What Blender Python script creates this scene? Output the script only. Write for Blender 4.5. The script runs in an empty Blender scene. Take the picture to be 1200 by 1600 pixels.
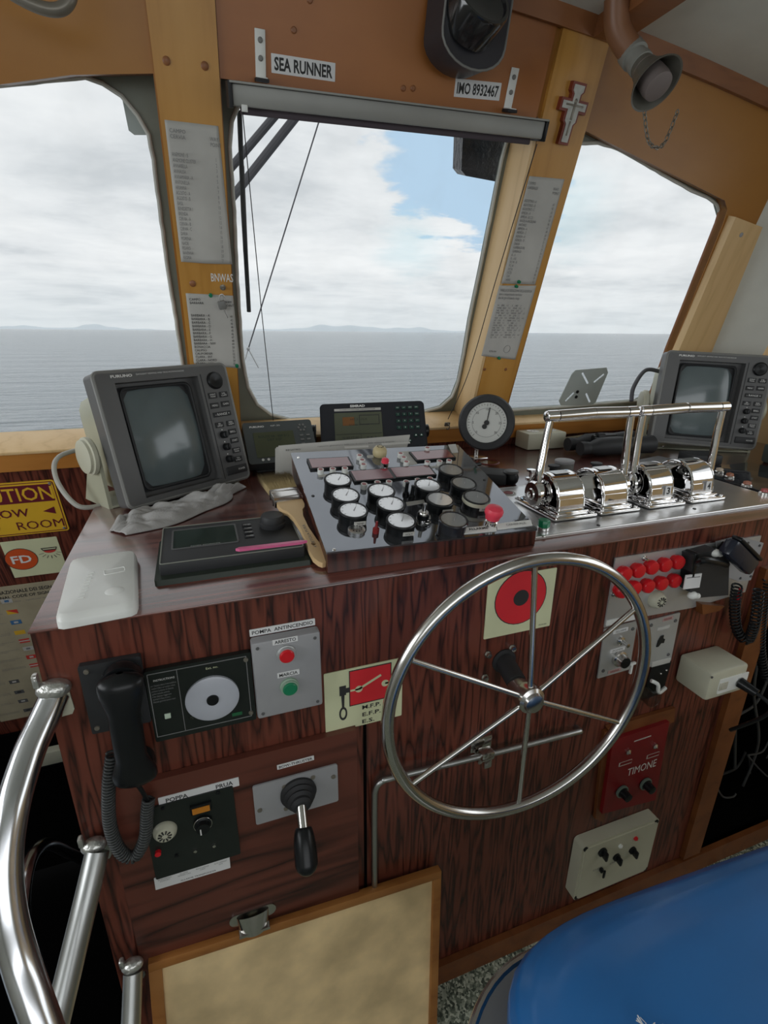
import bpy, bmesh, math, random
from math import radians as rad, sin, cos, pi
from mathutils import Matrix, Vector, noise
from mathutils.geometry import tessellate_polygon
random.seed(4)
SC = bpy.context.scene
# ------------------------------------------------------------------ camera
YAW, PITCH, ROLL, EYE = rad(19.9), rad(19.4), rad(0.45), Vector((0, 0, 1.55))
FOC = 800.0                      # focal length in pixels of the 1200x1600 frame
fw = Vector((sin(YAW)*cos(PITCH), cos(YAW)*cos(PITCH), -sin(PITCH)))
r0 = Vector((cos(YAW), -sin(YAW), 0)); u0 = r0.cross(fw)
rt = r0*cos(ROLL) + u0*sin(ROLL); up = -r0*sin(ROLL) + u0*cos(ROLL)
cam = bpy.data.objects.new('camera', bpy.data.cameras.new('camera'))
SC.collection.objects.link(cam)
cam.matrix_world = Matrix(((rt.x, up.x, -fw.x, EYE.x), (rt.y, up.y, -fw.y, EYE.y), (rt.z, up.z, -fw.z, EYE.z), (0, 0, 0, 1)))
cam.data.sensor_fit = 'VERTICAL'; cam.data.sensor_height = 36.0; cam.data.lens = 36.0*FOC/1600
cam.data.clip_start = 0.02; cam.data.clip_end = 60000
SC.camera = cam
SC.view_settings.view_transform = 'Standard'; SC.view_settings.look = 'None'
SC.view_settings.gamma = 1; SC.view_settings.use_curve_mapping = False
SC.view_settings.exposure = 0.0
# ------------------------------------------------------------------ sky
W = bpy.data.worlds.new('sky'); SC.world = W; W.use_nodes = True
SKY = 1.0
def sky():
    nt = W.node_tree; nt.nodes.clear(); N = nt.nodes.new; L = nt.links.new
    def m(op, a, b=None, c=None):
        n = N('ShaderNodeMath'); n.operation = op
        for i, v in enumerate((a, b, c)):
            if v is None: continue
            if isinstance(v, (int, float)): n.inputs[i].default_value = v
            else: L(v, n.inputs[i])
        return n.outputs[0]
    tc = N('ShaderNodeTexCoord'); sep = N('ShaderNodeSeparateXYZ'); L(tc.outputs['Generated'], sep.inputs[0])
    z = m('ADD', m('MAXIMUM', sep.outputs[2], 0.0), 0.10)
    cx = m('DIVIDE', sep.outputs[0], z); cy = m('DIVIDE', sep.outputs[1], z)
    cb = N('ShaderNodeCombineXYZ'); L(cx, cb.inputs[0]); L(cy, cb.inputs[1])
    def nz(scale, det, off, rough=.55, dist=0):
        mp = N('ShaderNodeMapping'); mp.inputs['Location'].default_value = off; L(cb.outputs[0], mp.inputs[0])
        n = N('ShaderNodeTexNoise'); n.inputs['Scale'].default_value = scale; n.inputs['Detail'].default_value = det
        n.inputs['Roughness'].default_value = rough; n.inputs['Distortion'].default_value = dist; L(mp.outputs[0], n.inputs['Vector']); return n.outputs['Fac']
    n1 = nz(.75, 7, (3.1, 1.7, 0), .55, .4); n2 = nz(2.2, 5, (7, 2, 5), .6, .2)
    f = m('ADD', m('MULTIPLY', n1, .7), m('MULTIPLY', n2, .3))
    r = N('ShaderNodeValToRGB'); L(f, r.inputs[0]); e = r.color_ramp.elements
    e[0].position = .36; e[0].color = (.66, .69, .72, 1); e[1].position = .60; e[1].color = (.95, .96, .97, 1)
    x = e.new(.47); x.color = (.83, .85, .87, 1)
    # a clear blue gap in the cloud, seen to the right of straight ahead
    def gap(d, rad_in, rad_out, amp):
        dn = N('ShaderNodeVectorMath'); dn.operation = 'DOT_PRODUCT'; L(tc.outputs['Generated'], dn.inputs[0]); dn.inputs[1].default_value = Vector(d).normalized()
        ang = m('ADD', m('ARCCOSINE', dn.outputs['Value']), m('MULTIPLY', m('SUBTRACT', n2, .5), amp))
        mr = N('ShaderNodeMapRange'); mr.interpolation_type = 'SMOOTHSTEP'; L(ang, mr.inputs[0])
        mr.inputs[1].default_value = rad_in; mr.inputs[2].default_value = rad_out; mr.inputs[3].default_value = 1; mr.inputs[4].default_value = 0
        return mr.outputs[0]
    g = m('MAXIMUM', gap(pxdir(735, 215), .10, .13, .30), gap(pxdir(665, 262), .045, .085, .25))
    g = m('MAXIMUM', g, gap(pxdir(790, 300), .07, .10, .2))
    g2 = m('MULTIPLY', m('MAXIMUM', gap(pxdir(880, 330), .0, .11, .1), gap(pxdir(640, 385), .0, .08, .1)), .35)
    mx = N('ShaderNodeMixRGB'); L(g, mx.inputs[0]); L(r.outputs[0], mx.inputs[1]); mx.inputs[2].default_value = (.50, .68, .86, 1)
    m3 = N('ShaderNodeMixRGB'); L(g2, m3.inputs[0]); L(mx.outputs[0], m3.inputs[1]); m3.inputs[2].default_value = (.55, .82, .90, 1)
    # pale band of distant air just over the horizon
    mr = N('ShaderNodeMapRange'); L(sep.outputs[2], mr.inputs[0]); mr.inputs[1].default_value = 0; mr.inputs[2].default_value = .10; mr.inputs[3].default_value = .75; mr.inputs[4].default_value = 0
    m4 = N('ShaderNodeMixRGB'); L(mr.outputs[0], m4.inputs[0]); L(m3.outputs[0], m4.inputs[1]); m4.inputs[2].default_value = (.74, .79, .82, 1)
    bg = N('ShaderNodeBackground'); L(m4.outputs[0], bg.inputs[0]); bg.inputs[1].default_value = SKY
    o = N('ShaderNodeOutputWorld'); L(bg.outputs[0], o.inputs[0])
def pxdir(x, y): return (fw*FOC + rt*(x-600) - up*(y-800)).normalized()
sky()
# ------------------------------------------------------------------ daylight through the side and rear windows
def daylight(name, loc, aim, sx, sy, watts, col=(.93, .97, 1)):
    l = bpy.data.lights.new(name, 'AREA'); l.shape = 'RECTANGLE'; l.size = sx; l.size_y = sy; l.energy = watts; l.color = col
    o = bpy.data.objects.new(name, l); SC.collection.objects.link(o); o.location = loc
    o.rotation_euler = (Vector(aim)-Vector(loc)).to_track_quat('-Z', 'Y').to_euler()
daylight('daylight_rear', (.1, -1.85, 1.62), (.1, 0, 1.45), 2.6, .7, 10)
daylight('daylight_left', (-1.75, .35, 1.62), (-.2, .5, 1.3), 1.5, .65, 13)
daylight('daylight_right', (2.3, -.1, 1.65), (1, .1, 1.4), 1.6, .65, 4.5)

# ------------------------------------------------------------------ helpers
def link(o): SC.collection.objects.link(o); return o
def frame(o, yaw=0, tilt=0, roll=0):
    """x right, y up the face, z out of it; tilt -90 lies flat, facing up"""
    R = Matrix.Rotation(rad(yaw), 4, 'Z') @ Matrix.Rotation(rad(tilt), 4, 'X') @ Matrix.Rotation(rad(roll), 4, 'Y') @ Matrix.Rotation(rad(90), 4, 'X')
    return Matrix.Translation(o) @ R
def at(M, x, y, o=0):
    """survey of a photo point onto the plane z=o of frame M -> local x, y"""
    n = M.to_3x3() @ Vector((0, 0, 1)); p = M @ Vector((0, 0, o)); d = pxdir(x, y)
    q = EYE + d*((p-EYE).dot(n)/d.dot(n)); l = M.inverted() @ q; return (l.x, l.y)
class G:
    def __init__(s): s.v = []; s.f = []
    def add(s, vs, fs, M=None):
        b = len(s.v); s.v += [tuple(M @ Vector(v)) if M else tuple(v) for v in vs]; s.f += [tuple(b+i for i in f) for f in fs]; return s
    def box(s, c, d, r=0, seg=2, M=None):
        bm = bmesh.new(); bmesh.ops.create_cube(bm, size=1)
        for v in bm.verts: v.co = Vector((v.co.x*d[0]+c[0], v.co.y*d[1]+c[1], v.co.z*d[2]+c[2]))
        if r > 0: bmesh.ops.bevel(bm, geom=bm.edges[:], offset=min(r, min(d)*.49), segments=seg, affect='EDGES', profile=.5)
        bm.verts.index_update(); s.add([v.co.copy() for v in bm.verts], [[v.index for v in f.verts] for f in bm.faces], M); bm.free(); return s
    def cyl(s, a, b, r, r2=None, n=20):
        return s.tube([a, b], r, n, r2=r2)
    def tube(s, pts, r, n=12, closed=False, r2=None, cap=True):
        pts = [Vector(p) for p in pts]; k = len(pts); T = []
        for i in range(k):
            if closed: t = pts[(i+1) % k]-pts[i-1]
            else: t = pts[min(i+1, k-1)]-pts[max(i-1, 0)]
            T.append(t.normalized())
        a = Vector((0, 0, 1)) if abs(T[0].z) < .9 else Vector((1, 0, 0)); nrm = T[0].cross(a).normalized(); vs = []; fs = []
        for i in range(k):
            nrm = (nrm-T[i]*nrm.dot(T[i])).normalized(); bn = T[i].cross(nrm)
            if callable(r): rr = r(i/(k-1))
            else: rr = r if r2 is None else r+(r2-r)*i/(k-1)
            vs += [pts[i]+nrm*rr*cos(2*pi*j/n)+bn*rr*sin(2*pi*j/n) for j in range(n)]
        for i in range(k if closed else k-1):
            for j in range(n):
                fs.append((i*n+j, i*n+(j+1) % n, ((i+1) % k)*n+(j+1) % n, ((i+1) % k)*n+j))
        if cap and not closed: fs += [tuple(range(n))[::-1], tuple(range((k-1)*n, k*n))]
        return s.add(vs, fs)
    def lathe(s, prof, n=32, M=None, ring=False):
        vs = [(r*cos(2*pi*j/n), r*sin(2*pi*j/n), z) for r, z in prof for j in range(n)]; k = len(prof)
        fs = [(i*n+j, i*n+(j+1) % n, (i+1)*n+(j+1) % n, (i+1)*n+j) for i in range(k-1) for j in range(n)]
        if ring: fs += [((k-1)*n+j, (k-1)*n+(j+1) % n, (j+1) % n, j) for j in range(n)]
        if prof[0][0] > 1e-5 and not ring: fs.append(tuple(range(n))[::-1])
        if prof[-1][0] > 1e-5 and not ring: fs.append(tuple(range((k-1)*n, k*n)))
        return s.add(vs, fs, M)
    def plate(s, out, z0, z1, holes=(), M=None):
        loops = [list(out)]+[list(h) for h in holes]; flat = [p for l in loops for p in l]; n = len(flat)
        tri = tessellate_polygon([[Vector((p[0], p[1], 0)) for p in l] for l in loops])
        vs = [(p[0], p[1], z0) for p in flat]+[(p[0], p[1], z1) for p in flat]
        fs = []
        for a, b, c in tri:
            A, B, C = flat[a], flat[b], flat[c]
            if (B[0]-A[0])*(C[1]-A[1])-(B[1]-A[1])*(C[0]-A[0]) < 0: b, c = c, b
            fs += [(a+n, b+n, c+n), (c, b, a)]
        o = 0
        for li, l in enumerate(loops):
            k = len(l); ar = sum(l[i][0]*l[(i+1) % k][1]-l[(i+1) % k][0]*l[i][1] for i in range(k))
            for i in range(k):
                a, b = o+i, o+(i+1) % k
                if (ar > 0) == (li == 0): fs.append((a, b, b+n, a+n))
                else: fs.append((b, a, a+n, b+n))
            o += k
        return s.add(vs, fs, M)
    def ball(s, c, r, n=20, M=None):
        if isinstance(r, (int, float)): r = (r, r, r)
        k = n//2; vs = [(c[0]+r[0]*sin(pi*i/k)*cos(2*pi*j/n), c[1]+r[1]*sin(pi*i/k)*sin(2*pi*j/n), c[2]+r[2]*cos(pi*i/k)) for i in range(k+1) for j in range(n)]
        fs = [(i*n+j, (i+1)*n+j, (i+1)*n+(j+1) % n, i*n+(j+1) % n) for i in range(k) for j in range(n)]
        return s.add(vs, fs, M)
    def grid(s, fn, nu, nv, closed_u=False):
        vs = [fn(i/nu, j/nv) for i in range(nu+1) for j in range(nv+1)]; w = nv+1
        return s.add(vs, [(i*w+j, (i+1)*w+j, (i+1)*w+j+1, i*w+j+1) for i in range(nu) for j in range(nv)])
def rrect(w, h, r, cx=0, cy=0, n=6, ang=0):
    o = []
    for sx, sy, a0 in ((1, 1, 0), (-1, 1, 90), (-1, -1, 180), (1, -1, 270)):
        for i in range(n+1):
            a = rad(a0+90*i/n); x = sx*(w/2-r)+r*cos(a); y = sy*(h/2-r)+r*sin(a)
            o.append((cx+x*cos(ang)-y*sin(ang), cy+x*sin(ang)+y*cos(ang)))
    return o
def circ(cx, cy, r, n=32, ry=None): return [(cx+r*cos(2*pi*i/n), cy+(ry or r)*sin(2*pi*i/n)) for i in range(n)]
def bezier(pts, n=8):
    P = [Vector(p) for p in pts]; o = []
    for i in range(len(P)-1):
        a, b, c, d = P[max(i-1, 0)], P[i], P[i+1], P[min(i+2, len(P)-1)]
        for k in range(n):
            t = k/n; o.append(.5*((2*b)+(c-a)*t+(2*a-5*b+4*c-d)*t*t+(3*b-a-3*c+d)*t**3))
    o.append(P[-1]); return o
def mk(name, g, mat, parent=None, M=None, label=None, sharp=35, stuff=False):
    me = bpy.data.meshes.new(name); me.from_pydata(g.v, [], g.f); me.validate()
    bm = bmesh.new(); bm.from_mesh(me); bmesh.ops.remove_doubles(bm, verts=bm.verts, dist=1e-6)
    bmesh.ops.recalc_face_normals(bm, faces=bm.faces); bm.to_mesh(me); bm.free()
    me.polygons.foreach_set('use_smooth', [True]*len(me.polygons)); me.set_sharp_from_angle(angle=rad(sharp))
    me.materials.append(mat); o = link(bpy.data.objects.new(name, me))
    if parent: o.parent = parent
    if M is not None: o.matrix_local = M
    if label: o['label'] = label
    if stuff: o['kind'] = 'stuff'
    return o
def thing(name, label, cat, M=None, group=None):
    o = link(bpy.data.objects.new(name, None)); o.empty_display_size = .02
    if M is not None: o.matrix_world = M
    o['label'] = label; o['category'] = cat
    if group: o['group'] = group
    return o
def solo(name, label, cat, M, g, mat, group=None, sharp=35):
    o = mk(name, g, mat, None, M, label, sharp); o['category'] = cat
    if group: o['group'] = group
    return o
def struct(name, g, mat, M=None, label=None, cat=None, sharp=35):
    o = mk(name, g, mat, None, M, label, sharp); o['kind'] = 'structure'
    if cat: o['category'] = cat
    return o
def tree_copy(o, parent=None):
    c = o.copy(); link(c); c.parent = parent
    for ch in list(o.children): tree_copy(ch, c)
    return c
TEXTS = []
def text(s, box, mat, parent, z=.001, ang=0, th=.0004, name='lettering', align='CENTER', label=None, bold=.0, keep=False):
    """box = cx, cy, w, h in the parent's frame"""
    cu = bpy.data.curves.new('t', 'FONT'); cu.body = s; cu.size = 1; cu.align_x = align; cu.extrude = 0; cu.offset = bold; cu.resolution_u = 2
    o = link(bpy.data.objects.new('t', cu)); TEXTS.append((o, box, mat, parent, z, ang, th, name, label, keep))
def flush_text():
    bpy.context.view_layer.update(); dg = bpy.context.evaluated_depsgraph_get()
    for o, (cx, cy, w, h), mat, parent, z, ang, th, name, label, keep in TEXTS:
        me = bpy.data.meshes.new_from_object(o.evaluated_get(dg)); me.name = name
        xs = [v.co.x for v in me.vertices]; ys = [v.co.y for v in me.vertices]
        if xs:
            x0, x1, y0, y1 = min(xs), max(xs), min(ys), max(ys)
            sx = w/max(x1-x0, 1e-6); sy = h/max(y1-y0, 1e-6)
            if keep: sx = sy = min(sx, sy)
            ca, sa = cos(ang), sin(ang)
            for v in me.vertices:
                x = (v.co.x-(x0+x1)/2)*sx; y = (v.co.y-(y0+y1)/2)*sy
                v.co = (cx+x*ca-y*sa, cy+x*sa+y*ca, z)
        me.materials.clear(); me.materials.append(mat)
        n = link(bpy.data.objects.new(name, me)); n.parent = parent
        if label: n['label'] = label
        cu = o.data; bpy.data.objects.remove(o); bpy.data.curves.remove(cu)

# ------------------------------------------------------------------ materials
def pbr(name, col, rough=.5, metal=0, spec=.5, coat=0, bump=0, bscale=60, bdet=3, var=0, vscale=8, trans=0, ior=1.45, aniso=None, emit=None):
    m = bpy.data.materials.new(name); m.use_nodes = True; nt = m.node_tree; b = nt.nodes['Principled BSDF']; N = nt.nodes.new; L = nt.links.new
    b.inputs['Base Color'].default_value = (*col, 1); b.inputs['Roughness'].default_value = rough; b.inputs['Metallic'].default_value = metal
    b.inputs['Specular IOR Level'].default_value = spec; b.inputs['Coat Weight'].default_value = coat; b.inputs['Coat Roughness'].default_value = .08
    b.inputs['Transmission Weight'].default_value = trans; b.inputs['IOR'].default_value = ior
    if emit: b.inputs['Emission Color'].default_value = (*emit[0], 1); b.inputs['Emission Strength'].default_value = emit[1]
    tc = N('ShaderNodeTexCoord')
    n = N('ShaderNodeTexNoise'); n.inputs['Scale'].default_value = vscale; n.inputs['Detail'].default_value = 4; L(tc.outputs['Object'], n.inputs['Vector'])
    v = var or .06
    mr = N('ShaderNodeMapRange'); L(n.outputs['Fac'], mr.inputs[0]); mr.inputs[1].default_value = .3; mr.inputs[2].default_value = .7; mr.inputs[3].default_value = 1-v; mr.inputs[4].default_value = 1+v
    hs = N('ShaderNodeHueSaturation'); hs.inputs['Color'].default_value = (*col, 1); L(mr.outputs[0], hs.inputs['Value']); L(hs.outputs[0], b.inputs['Base Color'])
    if aniso:
        mp = N('ShaderNodeMapping'); mp.inputs['Scale'].default_value = aniso; L(tc.outputs['Object'], mp.inputs[0])
        n3 = N('ShaderNodeTexNoise'); n3.inputs['Scale'].default_value = 1; n3.inputs['Detail'].default_value = 3; L(mp.outputs[0], n3.inputs['Vector'])
        m3 = N('ShaderNodeMapRange'); L(n3.outputs['Fac'], m3.inputs[0]); m3.inputs[3].default_value = rough*.7; m3.inputs[4].default_value = rough*1.4; L(m3.outputs[0], b.inputs['Roughness'])
    if bump:
        n2 = N('ShaderNodeTexNoise'); n2.inputs['Scale'].default_value = bscale; n2.inputs['Detail'].default_value = bdet; L(tc.outputs['Object'], n2.inputs['Vector'])
        bp = N('ShaderNodeBump'); bp.inputs['Strength'].default_value = bump; bp.inputs['Distance'].default_value = .002; L(n2.outputs['Fac'], bp.inputs['Height']); L(bp.outputs[0], b.inputs['Normal'])
    return m
def wood(name, dark, mid, light, scale, contours, rough=.35, fibre=.35, spec=.5, thr=.16, coat=0):
    """laminate or veneer: dark contour lines of a stretched noise plus fine fibres"""
    m = bpy.data.materials.new(name); m.use_nodes = True; nt = m.node_tree; b = nt.nodes['Principled BSDF']; N = nt.nodes.new; L = nt.links.new
    tc = N('ShaderNodeTexCoord'); mp = N('ShaderNodeMapping'); mp.inputs['Scale'].default_value = scale; L(tc.outputs['Object'], mp.inputs[0])
    n = N('ShaderNodeTexNoise'); n.inputs['Scale'].default_value = 1; n.inputs['Detail'].default_value = 2.5; n.inputs['Roughness'].default_value = .45; L(mp.outputs[0], n.inputs['Vector'])
    mm = N('ShaderNodeMath'); mm.operation = 'MULTIPLY'; mm.inputs[1].default_value = contours; L(n.outputs['Fac'], mm.inputs[0])
    pp = N('ShaderNodeMath'); pp.operation = 'PINGPONG'; pp.inputs[1].default_value = 1; L(mm.outputs[0], pp.inputs[0])
    mp2 = N('ShaderNodeMapping'); mp2.inputs['Scale'].default_value = tuple(x*9 for x in scale); L(tc.outputs['Object'], mp2.inputs[0])
    n2 = N('ShaderNodeTexNoise'); n2.inputs['Scale'].default_value = 1; n2.inputs['Detail'].default_value = 4; L(mp2.outputs[0], n2.inputs['Vector'])
    ad = N('ShaderNodeMath'); ad.operation = 'MULTIPLY_ADD'; L(n2.outputs['Fac'], ad.inputs[0]); ad.inputs[1].default_value = fibre; L(pp.outputs[0], ad.inputs[2])
    r = N('ShaderNodeValToRGB'); L(ad.outputs[0], r.inputs[0]); e = r.color_ramp.elements
    e[0].position = thr; e[0].color = (*dark, 1); e[1].position = 1; e[1].color = (*light, 1); x = e.new(thr+.28); x.color = (*mid, 1)
    L(r.outputs[0], b.inputs['Base Color']); b.inputs['Roughness'].default_value = rough; b.inputs['Specular IOR Level'].default_value = spec
    b.inputs['Coat Weight'].default_value = coat; b.inputs['Coat Roughness'].default_value = .12
    return m
def speckle():
    m = bpy.data.materials.new('speckled_floor'); m.use_nodes = True; nt = m.node_tree; b = nt.nodes['Principled BSDF']; N = nt.nodes.new; L = nt.links.new
    tc = N('ShaderNodeTexCoord'); v = N('ShaderNodeTexVoronoi'); v.inputs['Scale'].default_value = 190; L(tc.outputs['Object'], v.inputs['Vector'])
    r = N('ShaderNodeValToRGB'); L(v.outputs['Color'], r.inputs[0]); e = r.color_ramp.elements
    e[0].position = .2; e[0].color = (.045, .06, .045, 1); e[1].position = .8; e[1].color = (.50, .53, .43, 1); x = e.new(.5); x.color = (.17, .20, .15, 1)
    L(r.outputs[0], b.inputs['Base Color']); b.inputs['Roughness'].default_value = .7; return m
def glass(name, tint=(1, 1, 1), gloss=.06, grime=0):
    m = bpy.data.materials.new(name); m.use_nodes = True; nt = m.node_tree; nt.nodes.clear(); N = nt.nodes.new; L = nt.links.new
    t = N('ShaderNodeBsdfTransparent'); t.inputs[0].default_value = (*tint, 1); g = N('ShaderNodeBsdfGlossy'); g.inputs['Roughness'].default_value = .02
    fr = N('ShaderNodeLayerWeight'); fr.inputs[0].default_value = .25; mu = N('ShaderNodeMath'); mu.operation = 'MULTIPLY_ADD'; L(fr.outputs['Facing'], mu.inputs[0]); mu.inputs[1].default_value = gloss*2; mu.inputs[2].default_value = gloss*.3
    mx = N('ShaderNodeMixShader'); L(mu.outputs[0], mx.inputs[0]); L(t.outputs[0], mx.inputs[1]); L(g.outputs[0], mx.inputs[2]); last = mx.outputs[0]
    if grime:
        tc = N('ShaderNodeTexCoord'); n = N('ShaderNodeTexNoise'); n.inputs['Scale'].default_value = 9; n.inputs['Detail'].default_value = 5; L(tc.outputs['Object'], n.inputs['Vector'])
        mr = N('ShaderNodeMapRange'); L(n.outputs['Fac'], mr.inputs[0]); mr.inputs[1].default_value = .45; mr.inputs[2].default_value = .8; mr.inputs[3].default_value = 0; mr.inputs[4].default_value = grime
        d = N('ShaderNodeBsdfDiffuse'); d.inputs[0].default_value = (.8, .8, .8, 1); m2 = N('ShaderNodeMixShader'); L(mr.outputs[0], m2.inputs[0]); L(last, m2.inputs[1]); L(d.outputs[0], m2.inputs[2]); last = m2.outputs[0]
    o = N('ShaderNodeOutputMaterial'); L(last, o.inputs[0]); return m
def sea_mat():
    m = bpy.data.materials.new('sea_water'); m.use_nodes = True; nt = m.node_tree; b = nt.nodes['Principled BSDF']; N = nt.nodes.new; L = nt.links.new
    b.inputs['Base Color'].default_value = (.34, .38, .41, 1); b.inputs['Roughness'].default_value = .16; b.inputs['IOR'].default_value = 1.33
    tc = N('ShaderNodeTexCoord'); H = []
    for sc, d, w in (((.22, .75, 1), 5, .55), ((1.1, 3.2, 1), 4, .16), ((.03, .10, 1), 3, 1.6)):
        mp = N('ShaderNodeMapping'); mp.inputs['Scale'].default_value = sc; mp.inputs['Rotation'].default_value = (0, 0, .12); L(tc.outputs['Object'], mp.inputs[0])
        n = N('ShaderNodeTexNoise'); n.inputs['Scale'].default_value = 1; n.inputs['Detail'].default_value = d; n.inputs['Roughness'].default_value = .6; L(mp.outputs[0], n.inputs['Vector'])
        mu = N('ShaderNodeMath'); mu.operation = 'MULTIPLY'; mu.inputs[1].default_value = w; L(n.outputs['Fac'], mu.inputs[0]); H.append(mu.outputs[0])
    a = N('ShaderNodeMath'); L(H[0], a.inputs[0]); L(H[1], a.inputs[1]); c = N('ShaderNodeMath'); L(a.outputs[0], c.inputs[0]); L(H[2], c.inputs[1])
    bp = N('ShaderNodeBump'); bp.inputs['Strength'].default_value = 1; bp.inputs['Distance'].default_value = 3.0; L(c.outputs[0], bp.inputs['Height']); L(bp.outputs[0], b.inputs['Normal'])
    return m
M_ROSE = wood('rosewood_laminate_upright', (.012, .005, .004), (.075, .018, .011), (.15, .040, .024), (32, 2.4, 32), 14, .34, .45)
M_ROSE_X = wood('rosewood_laminate_level', (.014, .006, .005), (.065, .018, .012), (.125, .036, .023), (1.2, 14, 14), 9, .35, .5)
M_TOP = wood('rosewood_laminate_top', (.026, .009, .008), (.095, .030, .024), (.165, .055, .042), (1.2, 20, 20), 11, .27, .5, spec=1, coat=.9)
M_TOP.node_tree.nodes['Principled BSDF'].inputs['Coat IOR'].default_value = 1.65; M_TOP.node_tree.nodes['Principled BSDF'].inputs['Coat Roughness'].default_value = .16
M_EDGE = wood('rosewood_trim', (.012, .004, .003), (.07, .015, .009), (.13, .035, .02), (22, 2, 22), 14, .3, .5)
M_PLY = wood('varnished_plywood', (.27, .105, .014), (.32, .13, .019), (.38, .165, .028), (1.5, 3, 3), 3, .38, .5, thr=.1)
M_PLYR = wood('varnished_reddish_plywood', (.29, .098, .024), (.34, .12, .030), (.40, .15, .04), (1.5, 3, 3), 3, .38, .5, thr=.1)
M_BOARD = wood('varnished_pine_board', (.44, .205, .035), (.52, .255, .05), (.58, .30, .07), (9, 1.0, 9), 4, .36, .5, thr=.1)
M_PALE = wood('pale_varnished_board', (.60, .40, .19), (.70, .48, .24), (.76, .54, .29), (9, 1.0, 9), 4, .4, .5, thr=.1)
M_SILL = wood('orange_varnished_board', (.38, .15, .03), (.46, .19, .04), (.55, .24, .055), (1.2, 9, 9), 4, .35, .5, thr=.1)
M_DKOR = wood('dark_orange_board', (.12, .036, .011), (.16, .05, .014), (.20, .066, .019), (9, 9, 1.2), 4, .4, .5, thr=.1)
M_REDW = wood('red_brown_beam', (.19, .07, .025), (.25, .095, .034), (.30, .12, .045), (2, 9, 9), 4, .4, .5, thr=.1)
M_PAINT = pbr('grey_green_steel_paint', (.20, .215, .175), .5, var=.12)
M_GASK = pbr('old_white_sealant', (.55, .55, .5), .6, bump=.6, bscale=90, var=.15)
M_RUB = pbr('black_rubber', (.02, .02, .022), .6)
M_CEIL = pbr('white_painted_ceiling', (.62, .63, .57), .45)
M_LINER = pbr('white_wall_lining', (.70, .71, .66), .4)
M_ALU = pbr('brushed_aluminium', (.72, .72, .72), .32, 1, aniso=(400, 4, 4))
M_ALUP = pbr('matt_aluminium_panel', (.52, .53, .53), .38, .55, var=.05)
M_STEEL = pbr('polished_stainless_steel', (.60, .585, .56), .20, 1)
M_CHROME = pbr('chrome_plate', (.86, .85, .85), .05, 1)
M_TUBE = pbr('polished_aluminium_tube', (.66, .67, .69), .20, 1, var=.1)
M_TUBED = pbr('dull_aluminium_tube', (.46, .47, .46), .36, 1, var=.1)
M_BLK = pbr('black_plastic', (.008, .009, .010), .30, spec=.35)
M_BLKM = pbr('matt_black_plastic', (.025, .026, .028), .55)
M_BLKG = pbr('glossy_black_panel', (.022, .023, .028), .08, spec=.6)
M_GRYD = pbr('dark_grey_plastic', (.105, .105, .105), .42)
M_GRYM = pbr('mid_grey_plastic', (.20, .20, .19), .42)
M_GRYL = pbr('grey_enclosure', (.33, .33, .34), .4)
M_BEIGE = pbr('olive_beige_metal', (.40, .40, .30), .42)
M_CREAM = pbr('cream_plastic', (.52, .51, .40), .4)
M_CREAMD = pbr('yellowed_cream_plastic', (.55, .46, .26), .45)
M_WHT = pbr('white_plastic', (.78, .79, .76), .33)
M_PAPER = pbr('white_paper', (.74, .74, .74), .7)
M_PAPERG = pbr('greyed_paper', (.50, .49, .46), .7, var=.1)
M_INK = pbr('black_ink', (.03, .03, .03), .6)
M_INKG = pbr('faded_grey_ink', (.20, .20, .20), .6)
M_WINK = pbr('white_ink', (.75, .75, .73), .5)
M_RED = pbr('red_plastic', (.62, .012, .02), .3)
M_REDP = pbr('red_paint', (.20, .007, .010), .4)
M_PINK = pbr('bright_pink_red_rubber', (.80, .06, .10), .4)
M_GREEN = pbr('green_plastic', (.01, .20, .09), .25)
M_ORNG = pbr('orange_plastic', (.75, .24, .02), .4)
M_YEL = pbr('yellow_enamel', (.72, .43, .03), .4)
M_LUM = pbr('luminescent_cream', (.66, .68, .44), .45)
M_SIGNR = pbr('sign_red', (.70, .03, .04), .4)
M_SCR = pbr('cathode_screen_glass', (.12, .15, .155), .16, spec=.6, coat=.3)
M_LCD = pbr('lcd_glass', (.10, .11, .075), .12)
M_LCDG = pbr('lcd_glass_dark', (.035, .05, .042), .10)
M_DISP = pbr('dark_red_display_glass', (.20, .045, .055), .08, spec=.8, coat=.8)
M_DIAL = pbr('white_dial_glare', (.86, .87, .89), .06, .35, coat=.6)  # white dial face with sky glare put into its colour
M_CLOTH = pbr('crumpled_grey_cloth', (.42, .41, .40), .85, bump=.4, bscale=300)
M_BRIST = pbr('straw_bristle', (.52, .40, .20), .8, bump=1, bscale=500)
M_HANDLE = pbr('pale_beech_wood', (.66, .46, .24), .45, var=.05)
M_BLUE = pbr('blue_vinyl', (.012, .15, .44), .42, coat=1, bump=.05, bscale=300)
M_BLUE.node_tree.nodes['Principled BSDF'].inputs['Coat Roughness'].default_value = .24
M_CANVAS = pbr('worn_tan_hardboard', (.80, .60, .33), .6, var=.26, vscale=9)
M_PIPE = pbr('grey_bronze_pipe', (.22, .20, .165), .35, .4)
M_BROWNP = pbr('brown_painted_pipe', (.24, .11, .055), .4)
M_DARK = pbr('shade_and_joint_black', (.004, .004, .004), 1, spec=0)  # near-black with deep shade put into the colour; also the joint line
M_HILL = pbr('haze_tinted_hills', (.70, .76, .80), 1, spec=0)  # pale blue carries the distance haze in the base colour
M_GLASS = glass('window_glass', (.97, .98, .98), .012, .04)
M_CLEAR = glass('clear_plastic', (.80, .82, .80), .14)
M_SEA = sea_mat(); M_FLOOR = speckle()
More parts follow.
